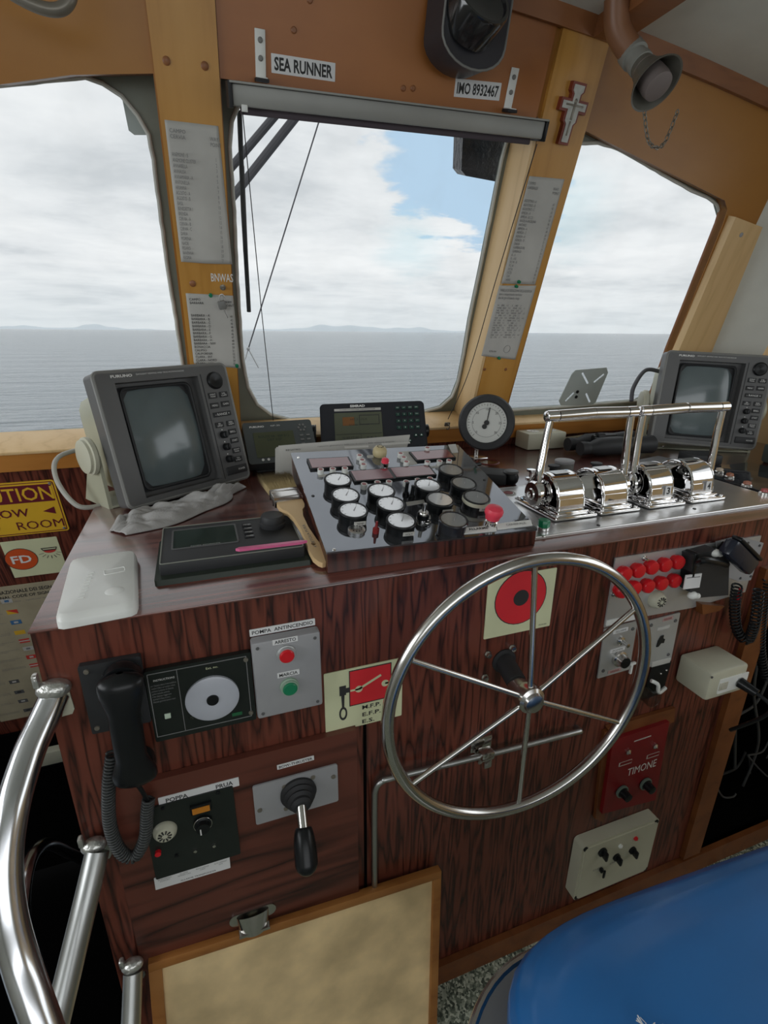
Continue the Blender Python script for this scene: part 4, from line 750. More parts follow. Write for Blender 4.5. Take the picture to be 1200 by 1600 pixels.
mk('screen', G().plate(rrect(.108, .080, .003, -.045, .020), .023, .0236), M_LCDG, t, EL); mk('screen_frame', G().plate(rrect(.114, .086, .004, -.045, .020), .023, .0245, [rrect(.108, .080, .003, -.045, .020)[::-1]]), M_GRYD, t, EL); text('ECHO SOUNDER', (-.045, -.016, .05, .0035), M_WINK, c_, .0236)
for k in range(4): b = mk('key', G().box((.032, .050-.018*k, .0240), (.017, .011, .002), .0008), M_BLK, t, EL); text(['MENU', 'ALARM', 'RANGE', 'GAIN'][k], (.032, .050-.018*k, .012, .004), M_WINK, b, .0253)
mk('knob', G().lathe([(.024, .023), (.025, .027), (.025, .031), (.022, .033), (.022, .043), (.020, .046), (0, .047)], 36, Matrix.Translation((.080, .035, 0))), M_BLKM, t, EL)
a = Vector((*topxy(368, 858, .048), CT+.0475)); b_ = Vector((*topxy(480, 845, .048), CT+.0475)); d = (b_-a).normalized(); n_ = Vector((-d.y, d.x, 0))
Mp = Matrix.Translation(a); g = G().plate([(0, 0), tuple((d*.006+n_*.0045).xy), tuple((b_-a-d*.012+n_*.0045).xy), tuple((b_-a).xy), tuple((b_-a-d*.012-n_*.0045).xy), tuple((d*.006-n_*.0045).xy)], -.003, .0015)
solo('pink_pencil', 'pink plastic stick lying across the front of the echo sounder', 'pencil', Mp @ Matrix.Identity(4), g, pbr('glossy_pink', (.70, .14, .30), .3))
# paint brush
p0 = Vector((.176, .790, CT)); p1 = Vector((.138, 1.090, CT)); d = p1-p0; Ln = d.length*1.04; ang = math.atan2(d.y, d.x)
t = thing('paint_brush', 'flat paint brush with pale wooden handle and straw bristles leaning beside the gauge panel', 'brush', Matrix.Translation((p0.x, p0.y, CT+.003)) @ Matrix.Rotation(ang, 4, 'Z') @ Matrix.Rotation(rad(-16.5), 4, 'Y'))
S = Ln/.62
hw = [(0, .003), (.01, .008), (.035, .0130), (.075, .0130), (.13, .0095), (.20, .0075), (.27, .0095), (.31, .015), (.325, .022), (.345, .025), (.375, .026)]
def hdl(s): return [(x*Ln/.60, y*s) for x, y in hw]
out = [(x, -y) for x, y in hdl(1)]+[(x, y) for x, y in hdl(1)[::-1]]
hole = circ(.055, 0, .0045, 14)
mk('handle', G().plate(out, .002, .013, [hole[::-1]]), M_HANDLE, t); x0 = .375*Ln/.60
text('4" SETOLA PURA', (.15*Ln/.6, 0, .07, .006), M_INKG, [o for o in t.children if o.name.startswith('handle')][0], .0133)
mk('ferrule', G().box((x0+.022, 0, .008), (.044, .060, .018), .003), M_STEEL, t); mk('ferrule_rib', G().box((x0+.012, 0, .008), (.003, .062, .020), .001).box((x0+.034, 0, .008), (.003, .062, .020), .001), M_STEEL, t)
g = G(); rr = random.Random(5); bl = Ln-(x0+.046)-.0
g.add([(x0+.038, -.027, .002), (x0+.038, .027, .002), (x0+.038, .027, .014), (x0+.038, -.027, .014), (x0+.046+bl*.78, -.031, .0015), (x0+.046+bl*.78, .031, .0015), (x0+.046+bl*.78, .031, .013), (x0+.046+bl*.78, -.031, .013)], [(0, 1, 2, 3), (4, 5, 6, 7), (0, 1, 5, 4), (1, 2, 6, 5), (2, 3, 7, 6), (3, 0, 4, 7)])
for k in range(1800):
    yy = rr.uniform(-.028, .028); zz = rr.uniform(.001, .015); l_ = bl*rr.uniform(.82, 1.03); sp = 1+.22; o = rr.uniform(-.004, .004)
    a_ = Vector((x0+.040, yy, zz)); b_ = Vector((x0+.046+l_, yy*sp+o, max(.0006, zz*1.1-.001))); w_ = .0008
    g.add([a_+Vector((0, -w_, 0)), a_+Vector((0, w_, 0)), a_+Vector((0, 0, w_*1.6)), b_], [(0, 1, 2), (0, 1, 3), (1, 2, 3), (2, 0, 3)])
mk('bristles', g, M_BRIST, t, stuff=True, sharp=180)
# crumpled cloth under the left radar
def cl(u, v):
    a = Vector(topxy(184, 834)); b = Vector(topxy(382, 762)); c = a*(1-u)+b*u; n = Vector((-(b-a).y, (b-a).x)).normalized()
    wd = .016+.075*sin(pi*min(1, u*1.15+.05))**.8*(1+.25*sin(9*u)); p = c+n*(v-.5)*wd*1.5+n*.010*sin(7*u)
    z = .002+.026*abs(noise.noise(Vector((u*6, v*2.4, 3))))+.016*abs(noise.noise(Vector((u*15+v*6, v*5, 7))))+.014*abs(sin(5*u*pi+3*v))*(sin(pi*v)**.7)*(.2+u); z *= min(1, 6*v, 6*(1-v), 9*u+.2, 9*(1-u)+.2)
    return (p.x, p.y, CT+.0015+z)
o = solo('cleaning_cloth', 'crumpled grey cloth lying in front of the left radar display', 'cloth', None, G().grid(cl, 90, 36), M_CLOTH, sharp=180); sm = o.modifiers.new('thickness', 'SOLIDIFY'); sm.thickness = .0012; sm.offset = 1
# ------------------------------------------------------------------ engine control levers
LP = flat(.97, .945)
t = thing('lever_base_plate', 'brushed aluminium plate under the four chrome control levers', 'plate', LP)
q = [topxy(842, 847), topxy(1200, 792), (1.345, .785), topxy(1205, 780), topxy(1121, 752), (1.352, 1.10), (.75, 1.10), (.62, .95)]
q = [(.606, .787), (1.335, .787), (1.352, 1.105), (.640, 1.105)]
mk('plate', G().plate([(x-.97, y-.945) for x, y in q], 0, .006), M_ALU, t); mk('edge_rim', G().tube([(x-.97, y-.945, .005) for x, y in q], .0022, 8, closed=True), M_ALU, t)
for p in ((850, 838), (935, 821), (1085, 795)): x, y = topxy(*p, .006); mk('screw', G().lathe([(.004, .006), (.0035, .0075), (0, .008)], 14, Matrix.Translation((x-.97, y-.945, 0))), M_STEEL if p[0] == 850 else M_BLK, t)
x, y = topxy(794, 771, .006); b = mk('round_label', G().plate(circ(x-.97, y-.945, .020), .006, .0075), M_WHT, t); mk('red_centre', G().plate(circ(x-.97, y-.945, .012), .0075, .0085), M_REDP, b); mk('dark_ring', G().plate(circ(x-.97, y-.945, .0175), .0075, .0080, [circ(x-.97, y-.945, .016)[::-1]]), M_INK, b)
Mpr = Matrix(((0, 0, 1, 0), (1, 0, 0, 0), (0, 1, 0, 0), (0, 0, 0, 1)))      # profile (y, z) extruded along x
def lever(x, side, num, lab, ax, lean, gl):
    """side -1: hub and arm on the left, housing open on the right"""
    t = thing('control_lever', lab, 'control lever', flat(x, .922, 0, CT+.0065), 'chrome engine control levers'); s = side
    mk('flange', G().box((0, 0, .005), (.112, .158, .008), .003).box((0, 0, .012), (.084, .134, .007), .003), M_CHROME, t)
    def prof(d, lo=.014):
        pts = [(-.058+d, lo), (-.056+d, .040)]
        pts += [(-.054*(1-d/.054)*cos(rad(a)), .040+(.048-d)*sin(rad(a))) for a in range(0, 181, 10)]
        return pts+[(.054-d*.5, lo)]
    h = .033
    g = G().plate(prof(0), -h, h, [prof(.007, .020)[::-1]], M=Mpr); g.plate(prof(.004, .016), s*.020-.002, s*.020+.002, M=Mpr)
    mk('housing', g, M_CHROME, t, sharp=30)
    for q in (-s, s): mk('housing_edge', G().tube([(q*h, p[0], p[1]) for p in prof(.003)], .0036, 10), M_CHROME, t)
    mk('gear_hub', G().lathe([(.012, 0), (.012, .006), (.006, .008), (.006, .016), (0, .017)], 20, Matrix.Translation((s*.018, 0, .042)) @ Matrix.Rotation(-s*pi/2, 4, 'Y')), M_CHROME, t)
    e = min(abs(ax)-h, .022)
    mk('hub', G().lathe([(.030, 0), (.031, .003), (.031, e*.25), (.023, e*.35), (.023, e*.5), (.029, e*.6), (.0295, e+.010), (.026, e+.014), (.013, e+.015), (.011, e+.018), (.006, e+.019), (.005, e+.016), (0, e+.016)], 36, Matrix.Translation((s*h, 0, .042)) @ Matrix.Rotation(s*pi/2, 4, 'Y')), M_CHROME, t)
    tx = ax+lean; z1 = .212
    mk('arm', G().tube(bezier([(ax, 0, .050), (ax+lean*.15, .001, .09), (ax+lean*.6, .004, .15), (tx, .004, z1)], 6), lambda u: .0105-.0025*u, 14), M_CHROME, t)
    mk('grip_boss', G().cyl((tx+s*.011, .004, z1+.002), (tx-s*.015, .004, z1+.002), .0125, n=22).ball((tx+s*.011, .004, z1+.002), (.003, .0115, .0115), 18), M_CHROME, t)
    mk('grip', G().tube([(tx-s*.015, .004, z1+.002), (tx-s*.017, .004, z1+.002), (tx-s*.018, .004, z1+.002), (tx-s*(gl-.004), .004, z1+.004), (tx-s*(gl-.003), .004, z1+.004), (tx-s*gl, .004, z1+.004)], lambda u: .0125 if .25 < u < .75 else .0095, 22), M_STEEL, t)
    mk('scale_plate', G().box((0, -.004, .0885), (.040, .026, .0008)), pbr('dull_scale', (.42, .42, .42), .25, .8) if num == 1 else bpy.data.materials['dull_scale'], t)
    if num in (3, 4):
        b = mk('number_plate', G().plate(rrect(.017, .023, .001), 0, .001), M_PAPER, t, Matrix.Translation((.014, -.0595, .034)) @ Matrix.Rotation(rad(87), 4, 'X')); text(str(num), (0, 0, .010, .017), M_INK, b, .0013, bold=.03)
    for sx, sy in ((-.048, -.071), (.048, -.071), (-.048, .071), (.048, .071)): mk('bolt', G().lathe([(.0042, .008), (.004, .012), (0, .0128)], 12, Matrix.Translation((sx, sy, 0))), M_CHROME, t)
    return t
lever(.752, -1, 1, 'leftmost chrome engine control lever, arm on its left', -.052, .018, .116)
lever(.874, 1, 2, 'second chrome engine control lever from the left, sharing its grip line with the first', .069, -.002, .114)
lever(1.012, -1, 3, 'third chrome engine control lever, plate numbered 3', -.040, .004, .130)
lever(1.142, 1, 4, 'rightmost chrome engine control lever, plate numbered 4', .084, .004, .126)
t = thing('green_push_button', 'green push button at the front left corner of the lever plate', 'button', flat(*topxy(848, 832), 0, CT+.0068))
mk('collar', G().lathe([(.012, 0), (.012, .006), (.010, .008), (0, .008)], 20), M_CHROME, t); mk('cap', G().lathe([(.0125, .007), (.0125, .020), (.011, .022), (0, .0222)], 8), M_GREEN, t)
# dark lamp panel at the right end
t = thing('pilot_lamp_panel', 'dark panel with a row of pilot lamps right of the control levers', 'panel', flat(1.50, .95))
mk('plate', G().box((0, 0, .003), (.28, .31, .006), .001), M_BLKG, t)
for i, p in enumerate(((1140, 744), (1167, 757), (1195, 769), (1124, 736))):
    x, y = topxy(*p, .012); X = Matrix.Translation((x-1.50, y-.95, .006)); b = mk('pilot_lamp', G().lathe([(.013, 0), (.013, .006), (.011, .008), (0, .008)], 20, X), M_STEEL, t); mk('lens', G().lathe([(.010, .007), (.009, .014), (0, .017)], 20, X), [M_ORNG, M_ORNG, M_REDP, M_WHT][i] if 0 else pbr('lamp_lens_%d' % i, [(.42, .17, .10), (.45, .18, .12), (.45, .10, .10), (.6, .5, .4)][i], .2), b)
# things on the counter behind
t = thing('round_gauge', 'round black dial gauge with white face standing between the front windows', 'gauge', frame((.845, 1.42, CT), 0, 0))
GM = Matrix.Translation((0, .124, .02)) @ Matrix.Rotation(rad(-28), 4, 'Y') @ Matrix.Rotation(rad(8), 4, 'X')
GM = (frame((.845, 1.42, CT)).inverted() @ frame((.845, 1.40, 1.284), -26, -8))
mk('rim', G().lathe([(.070, -.035), (.086, -.030), (.087, .006), (.082, .014), (.066, .015), (.062, .008), (.062, -.030)], 48, GM, ring=True), M_BLKM, t); mk('back', G().lathe([(.070, -.055), (.070, -.033), (0, -.033)], 40, GM), M_BLKM, t)
f = mk('face', G().lathe([(.0635, .004), (.0635, .006), (0, .006)], 48, GM), pbr('aged_white_dial', (.60, .61, .57), .4), t)
mk('face_ring', G().plate(circ(0, 0, .045, 40), .006, .0064, [circ(0, 0, .044, 40)[::-1]]), M_INKG, t, GM)
g = G()
for k in range(31): a_ = rad(225-9*k); r0_, r1_ = (.050, .058) if k % 5 == 0 else (.054, .058); g.plate([(r0_*cos(a_)-.0006*sin(a_), r0_*sin(a_)+.0006*cos(a_)), (r0_*cos(a_)+.0006*sin(a_), r0_*sin(a_)-.0006*cos(a_)), (r1_*cos(a_)+.0006*sin(a_), r1_*sin(a_)-.0006*cos(a_)), (r1_*cos(a_)-.0006*sin(a_), r1_*sin(a_)+.0006*cos(a_))], .006, .0064)
mk('tick_marks', g, M_INK, t, GM)
fa = mk('needle', G().plate([(-.0012, -.002), (.0012, -.002), (.009, .046), (.006, .047)], .008, .009).plate(circ(0, 0, .008), .008, .010).plate(circ(-.006, -.012, .0075), .008, .0095), M_INK, t, GM)
for k in range(7): a_ = rad(225-45*k); text(str(k*5), (.0415*cos(a_), .0415*sin(a_), .009, .007), M_INK, fa, .0066, keep=True)
mk('stem', G().tube(bezier([(.0, .050, -.02), (0, .03, -.03), (0, .0, -.03)], 5), .008, 12).box((0, .004, -.02), (.05, .008, .05), .002), M_STEEL, t)
t = thing('socket_block', 'cream double power socket block beside the round gauge', 'socket', frame((1.150, 1.50, CT), -2))
mk('body', G().box((0, .030, -.03), (.155, .058, .085), .005), M_CREAM, t)
for x in (-.035, .035): b = mk('socket', G().lathe([(.022, 0), (.022, .0012), (.019, .0014), (.017, -.002), (0, -.002)], 24, Matrix.Translation((x, .0595, -.03)) @ Matrix.Rotation(-pi/2, 4, 'X')), M_WHT, t); mk('pin_hole', G().plate(circ(-.006, 0, .0022, 10), 0, .0005).plate(circ(.006, 0, .0022, 10), 0, .0005), M_BLK, b, Matrix.Translation((x, .0605, -.03)) @ Matrix.Rotation(-pi/2, 4, 'X'))
t = thing('binoculars', 'black binoculars lying on the counter behind the control levers', 'binoculars', flat(1.31, 1.37, -4))
for y in (-.030, .040):
    mk('barrel', G().tube([(-.125, y, .030), (-.100, y, .030), (-.098, y, .030), (-.085, y, .030), (-.06, y, .033), (.02, y, .033), (.06, y*1.25, .033), (.14, y*1.35, .033), (.142, y*1.35, .033)], lambda u: [.021, .021, .018, .022, .030, .030, .026, .031, .031][round(u*8)], 26), M_BLKM, t)
    mk('eyecup', G().tube([(-.132, y, .030), (-.112, y, .030)], .0225, 24), M_RUB, t); mk('lens', G().tube([(.1425, y*1.35, .033), (.1435, y*1.35, .033)], .026, 24), M_LCDG, t)
mk('bridge', G().box((-.015, .005, .045), (.085, .075, .022), .006).cyl((-.06, .005, .055), (.03, .005, .055), .010, n=16), M_BLK, t); mk('focus_wheel', G().cyl((-.045, .005, .058), (-.020, .005, .058), .014, n=20), M_RUB, t)
solo('instrument_case', 'low black case under the right end of the binoculars', 'case', flat(1.50, 1.17, -20), G().box((0, 0, .016), (.10, .08, .032), .006), M_BLKM)
t = thing('grey_jar', 'grey round pot with pale lid behind the leftmost lever', 'pot', flat(*topxy(880, 738), 0)); mk('body', G().lathe([(.027, 0), (.028, .030), (.026, .031), (0, .031)], 30), M_GRYM, t); mk('lid', G().lathe([(.028, .030), (.0285, .036), (.026, .038), (.024, .037), (0, .037)], 30), M_GRYL, t)
for p, lb in (((864, 742), 'small black capped knob beside the grey pot'), ((930, 738), 'small black capped knob behind the second lever')):
    solo('capped_knob', lb, 'knob', flat(*topxy(*p), 0), G().lathe([(.014, 0), (.012, .008), (.012, .022), (.017, .024), (.017, .029), (.010, .031), (0, .031)], 24), M_BLKM, 'small black knobs on the counter')
solo('chrome_cap', 'small chrome cap left of the leftmost lever hub', 'cap', flat(*topxy(829, 748), 0), G().lathe([(.014, 0), (.014, .004), (.006, .006), (.006, .020), (.013, .022), (.013, .028), (0, .030)], 24), M_CHROME)
solo('plastic_sheet', 'grey translucent sheet lying behind the third lever', 'sheet', flat(1.36, 1.20, 12), G().plate(rrect(.20, .12, .004), 0, .002), pbr('grey_acrylic', (.30, .31, .32), .12))
solo('black_pouch', 'black folded pouch on the counter right of the gauge panel', 'pouch', flat(*topxy(763, 752), -38), G().box((0, 0, .016), (.10, .075, .031), .006), M_BLKM)
t = thing('black_pot', 'small round black pot with clear lid beside the pouch', 'pot', flat(*topxy(797, 756), 0)); mk('body', G().lathe([(.014, 0), (.020, .008), (.022, .020), (.018, .030), (0, .031)], 28), M_BLK, t); mk('lid', G().lathe([(.019, .030), (.021, .034), (.018, .038), (0, .039)], 28), M_GRYD, t)
t = thing('magnifying_glass', 'dark red rimmed magnifying glass lying below the round gauge', 'magnifier', flat(*topxy(762, 726), 20)); mk('rim', G().tube([(.034*cos(i*pi/16), .034*sin(i*pi/16), .008) for i in range(32)], .0028, 8, closed=True), pbr('dark_red_rim', (.14, .02, .015), .3), t); mk('lens', G().plate(circ(0, 0, .032), .0065, .0090), M_CLEAR, t); mk('handle', G().tube([(-.036, 0, .008), (-.11, .01, .008)], .0055, 10), M_BLK, t)
solo('loose_cable', 'pale cable lying along the sill behind the binoculars', 'cable', None, G().tube(bezier([(1.20, 1.575, CT+.005), (1.32, 1.585, CT+.012), (1.45, 1.575, CT+.020), (1.60, 1.57, CT+.012), (1.72, 1.50, CT+.006)], 8), .0055, 10), M_CREAM)
solo('loose_cable', 'thin pale cable running behind the gauge panel to the round gauge', 'cable', None, G().tube(bezier([(.60, 1.50, CT+.006), (.68, 1.49, CT+.010), (.76, 1.47, CT+.008), (.82, 1.455, CT+.005)], 8), .0055, 10), M_GRYL)
t = thing('handset_cradle', 'dark grey handset cradle at the far right end of the counter', 'cradle', flat(1.735, 1.03, -15)); mk('base', G().box((0, 0, .03), (.10, .16, .06), .008), pbr('dark_green_grey', (.07, .085, .075), .4), t); mk('rest', G().box((0, .02, .066), (.08, .05, .018), .006), M_BLKM, t)
# ------------------------------------------------------------------ on the front face of the console
def fp(x, y, o=0): return at(FF, x, y, o)
def onf(px, py, o=0, rot=0): x, y = fp(px, py, o); return FF @ Matrix.Translation((x, y, o)) @ Matrix.Rotation(rad(rot), 4, 'Z')
def onx(x, y, o=0): return FF @ Matrix.Translation((x, y, o))
Rx = lambda a: Matrix.Rotation(rad(a), 4, 'X')
def dome(parent, x, y, r, h, mat, slots=True):
    b = mk('buzzer', G().lathe([(r, 0), (r*1.03, h*.25), (r*.98, h*.6), (r*.75, h*.9), (r*.3, h), (0, h)], 30, Matrix.Translation((x, y, .001))), mat, parent, label='cream domed buzzer')
    if slots:
        g = G()
        for k in range(10): a_ = 2*pi*k/10; g.plate([(x+r*(.25*cos(a_)-.045*sin(a_)), y+r*(.25*sin(a_)+.045*cos(a_))), (x+r*(.25*cos(a_)+.045*sin(a_)), y+r*(.25*sin(a_)-.045*cos(a_))), (x+r*(.58*cos(a_)+.06*sin(a_)), y+r*(.58*sin(a_)-.06*cos(a_))), (x+r*(.58*cos(a_)-.06*sin(a_)), y+r*(.58*sin(a_)+.06*cos(a_)))], h*.96, h+.0018)
        mk('slots', g, M_INK, b)
# telephone panel with dial
t = thing('sound_powered_telephone', 'black telephone panel with large white dial on the console front' , 'telephone', onx(-.04, 1.0, .001))
M_TP = pbr('black_painted_panel', (.012, .016, .014), .35)
c_ = mk('plate', G().plate(rrect(.156, .132, .003, 0, 0), 0, .010), M_TP, t)
g = G().plate(rrect(.146, .118, .001, -.002, .002), .010, .0106, [rrect(.1435, .1155, .001, -.002, .002)[::-1]]); g.box((-.033, .002, .0104), (.0010, .116, .0006))
mk('border_line', g, M_INKG, t)
text('INSTRUCTIONS', (-.052, .048, .030, .0035), M_WINK, c_, .0106)
text('\n'.join(['per chiamare alzare il microtelefono', 'ruotare il disco sul numero voluto', 'premere il pulsante di chiamata', 'parlare tenendo premuto', 'a fine chiamata riagganciare', 'riportare il disco su zero', 'chiamata generale numero nove']), (-.054, .024, .036, .034), M_INKG, c_, .0106, align='LEFT')
mk('lamp', G().box((-.055, -.020, .011), (.009, .009, .003), .001), pbr('pale_green_lamp', (.60, .72, .58), .3), t)
dd = mk('dial', G().lathe([(.041, .010), (.041, .014), (.038, .016), (.012, .0165), (0, .0165)], 48, Matrix.Translation((.0135, -.004, 0))), pbr('bluish_white_dial', (.50, .52, .58), .3), t)
mk('dial_hub', G().lathe([(.0095, .0165), (.0090, .019), (.004, .0195), (0, .0195)], 24, Matrix.Translation((.0135, -.004, 0))), M_BLK, dd); mk('dial_tab', G().plate([(-.026, -.030), (-.018, -.036), (-.012, -.034), (-.016, -.026)], .012, .0145), M_CLEAR, dd)
text('Ext. no.', (.018, .052, .018, .004), M_LUM, c_, .0106); mk('name_strip', G().box((.048, -.046, .0105), (.016, .006, .001)), pbr('green_strip', (.02, .12, .05), .4), t)
for x, y in ((.070, .054), (.070, -.050)): mk('screw', G().lathe([(.004, .010), (.0035, .012), (0, .0125)], 12, Matrix.Translation((x, y, 0))), M_PIPE, t)
t = thing('telephone_cradle', 'black bracket plate of the telephone at the left edge of the console front', 'bracket', onx(-.160, 1.035, .001))
mk('plate', G().plate(rrect(.082, .120, .003), 0, .010), M_BLKM, t); mk('side_line', G().box((-.012, -.01, .0105), (.0012, .10, .001)), M_INKG, t)
for x, y in ((-.031, .050), (-.033, -.050)): mk('screw', G().lathe([(.004, .010), (.0035, .012), (0, .0125)], 12, Matrix.Translation((x, y, 0))), M_PIPE, t)
mk('rest', G().box((.004, .022, .018), (.040, .020, .018), .004), M_BLK, t)
A = Vector((*fp(188, 1062, .045), .045)); B = Vector((*fp(213, 1215, .045), .045)); cc = (A+B)/2; th_ = math.atan2(B.x-A.x, -(B.y-A.y))
t = thing('telephone_handset', 'black telephone handset hanging at the left of the console front', 'telephone', FF @ Matrix.Translation(cc) @ Matrix.Rotation(th_, 4, 'Z')); hl = (B-A).length/2
def hsf(u, v):
    s = -hl*1.12+u*hl*2.24; q = abs(s)/hl; w_ = .0215+.0095*max(0, min(1, (q-.45)/.35))**1.2; d_ = .014+.003*q; zc = .012-.010*q*q; e = 1.0 if q < .95 else max(0.02, math.sqrt(max(0, 1-((q-.95)/.172)**2)))
    a = v*2*pi; return (w_*e*cos(a), s, zc+d_*e*sin(a))
mk('body', G().grid(hsf, 40, 24), M_BLK, t)
mk('earpiece', G().lathe([(.026, 0), (.028, .012), (.026, .018), (.018, .020), (0, .020)], 28, Matrix.Translation((0, hl*.86, -.008)) @ Matrix.Rotation(pi, 4, 'X')), M_BLK, t); mk('mouthpiece', G().lathe([(.026, 0), (.028, .010), (.026, .018), (.018, .020), (0, .020)], 28, Matrix.Translation((0, -hl*.86, -.008)) @ Matrix.Rotation(pi, 4, 'X')), M_BLK, t)
def coil(path, r, turns, wr, n_per=9):
    P = bezier(path, 24); D = [0]
    for i in range(1, len(P)): D.append(D[-1]+(P[i]-P[i-1]).length)
    tot = D[-1]; o = []; N_ = turns*n_per; j = 0; nrm = None
    for k in range(N_+1):
        s = tot*k/N_
        while j < len(P)-2 and D[j+1] < s: j += 1
        f = (s-D[j])/max(1e-9, D[j+1]-D[j]); p = P[j].lerp(P[j+1], f); T_ = (P[j+1]-P[j]).normalized()
        if nrm is None: nrm = T_.cross(Vector((0, 0, 1))).normalized() if abs(T_.z) < .9 else T_.cross(Vector((1, 0, 0))).normalized()
        nrm = (nrm-T_*nrm.dot(T_)).normalized(); b = T_.cross(nrm); a_ = 2*pi*k/n_per; o.append(p+nrm*r*cos(a_)+b*r*sin(a_))
    return G().tube(o, wr, 5)
def f3(px, py, o): return Vector((*fp(px, py, o), o))
M_COIL = pbr('dark_grey_coil_cord', (.045, .048, .048), .45)
solo('coiled_cord', 'dark grey coiled cord looping down from the telephone handset', 'cord', FF, coil([f3(176, 1178, .03), f3(170, 1230, .035), f3(172, 1290, .035), f3(188, 1330, .035), f3(210, 1338, .035), f3(226, 1310, .035), f3(230, 1265, .035), f3(232, 1248, .035)], .0085, 62, .0022), M_COIL, sharp=180)
solo('cord_lead', 'thin black lead joining the handset to its coiled cord', 'cord', FF, G().tube(bezier([f3(212, 1222, .04), f3(222, 1236, .035), f3(231, 1252, .035)], 6), .0035, 8), M_BLK)
# fire pump box
t = thing('fire_pump_box', 'grey box with red and green push buttons lettered ARRESTO and MARCIA', 'switch box', onx(.0945, 1.015, .001))
c_ = mk('case', G().box((0, 0, .011), (.110, .146, .022), .004), M_GRYL, t)
for x, y in ((-.046, .063), (.046, .063), (-.046, -.063), (.046, -.063)): mk('screw', G().lathe([(.003, .022), (.0025, .0232), (0, .0234)], 10, Matrix.Translation((x, y, 0))), M_GRYD, t)
for (px, py), m_, s in (((448, 1024), M_RED, 'ARRESTO'), ((453, 1075), M_GREEN, 'MARCIA')):
    x, y = fp(px, py, .03); x -= .0945; y -= 1.015
    b = mk('push_button', G().lathe([(.0155, .022), (.0155, .026), (.014, .027), (.014, .031), (.012, .031)], 28, Matrix.Translation((x, y, 0))), M_ALUP if m_ is M_RED else pbr('pale_green_collar', (.30, .42, .32), .35), t)
    mk('button_cap', G().lathe([(.0118, .026), (.0118, .033), (.010, .0345), (0, .0345)], 28, Matrix.Translation((x, y, 0))), m_, b)
    l_ = mk('label_strip', G().plate(rrect(.040 if s == 'ARRESTO' else .036, .0095, .0005, x, y+.0235), .022, .023), M_PAPER, t); text(s, (x, y+.0235, .034 if s == 'ARRESTO' else .030, .0062), M_INK, l_, .0233, bold=.015)
s = sign('label_plate', 'long white label lettered POMPA ANTINCENDIO above the grey push button box', 'label', onf(442, 980, .0005, .3), .106, .0125, M_PAPER); text('POMPA  ANTINCENDIO', (0, 0, .099, .0068), M_INK, s, .0014, bold=.015)
# signs
s = sign('emergency_stop_sign', 'luminescent sign with lever symbol lettered M.F.P. E.F.P. E.S.', 'sign', onx(.231, .923, .0005), .148, .130, M_LUM, .0015, .002)
c0 = [Vector(fp(*p))-Vector((.231, .923)) for p in ((543, 1047), (609, 1035), (612, 1090), (547, 1099))]
x0, x1 = (c0[0].x+c0[3].x)/2, (c0[1].x+c0[2].x)/2; y1, y0 = (c0[0].y+c0[1].y)/2, (c0[2].y+c0[3].y)/2
mk('red_panel', G().plate([(x0, y0), (x1, y0), (x1, y1), (x0, y1)], .0015, .0020), M_SIGNR, s); mk('red_panel_border', G().plate([(x0, y0), (x1, y0), (x1, y1), (x0, y1)], .0015, .0024, [[(x0+.0015, y0+.0015), (x0+.0015, y1-.0015), (x1-.0015, y1-.0015), (x1-.0015, y0+.0015)]]), M_INK, s)
g = G().plate(circ(x0+.018, (y0+y1)/2-.004, .007, 20), .002, .0027).plate(circ(x1-.012, (y0+y1)/2-.004, .007, 20), .002, .0027)
for a_, b_, w_ in (((x0+.002, (y0+y1)/2-.004), (x0+.018, (y0+y1)/2-.004), .0018), ((x0+.018, (y0+y1)/2-.004), (x1-.020, (y0+y1)/2+.016), .0022), ((x1-.012, (y0+y1)/2-.004), (x1-.001, (y0+y1)/2-.004), .0018)):
    d = (Vector(b_)-Vector(a_)).normalized(); n_ = Vector((-d.y, d.x))*w_; g.plate([tuple(Vector(a_)+n_), tuple(Vector(a_)-n_), tuple(Vector(b_)-n_), tuple(Vector(b_)+n_)], .002, .0027)
mk('switch_symbol', g, M_LUM, s)
g = G().plate([(x0-.018, .012), (x0-.006, .012), (x0-.006, .032), (x0-.018, .032)], .0015, .0024).plate([(x0-.014, -.014), (x0-.010, -.014), (x0-.009, .012), (x0-.015, .012)], .0015, .0024).plate(circ(x0-.012, -.028, .0075, 24, .0145), .0015, .0024, [circ(x0-.012, -.028, .0045, 24, .010)[::-1]]).plate([(x0-.006, .016), (x0, .016), (x0, .026), (x0-.006, .026)], .0015, .0024)
mk('lever_symbol', g, M_INK, s)
for w_, p_ in (('M.F.P.', (580, 1101)), ('E.F.P.', (580, 1112)), ('E.S.', (575, 1124))): a_, b_ = fp(*p_); text(w_, (a_-.231, b_-.923, .036 if w_ != 'E.S.' else .024, .0088), M_INK, s, .0019, bold=.02)
s = sign('red_circle_sign', 'luminescent sign with red disc and black centre behind the steering wheel', 'sign', onx(.549, 1.055, .0005), .152, .130, M_LUM, .0015, .002)
x, y = fp(813, 933); x -= .549; y -= 1.055
mk('ring', G().plate(circ(x, y, .0585), .0015, .0018), M_INK, s); mk('red_disc', G().plate(circ(x, y, .0565), .0018, .0022), M_SIGNR, s); mk('black_centre', G().plate(circ(x, y, .0170), .0022, .0026), M_INK, s); text('19.210.300', (.058, -.058, .018, .003), M_INK, s, .0019)
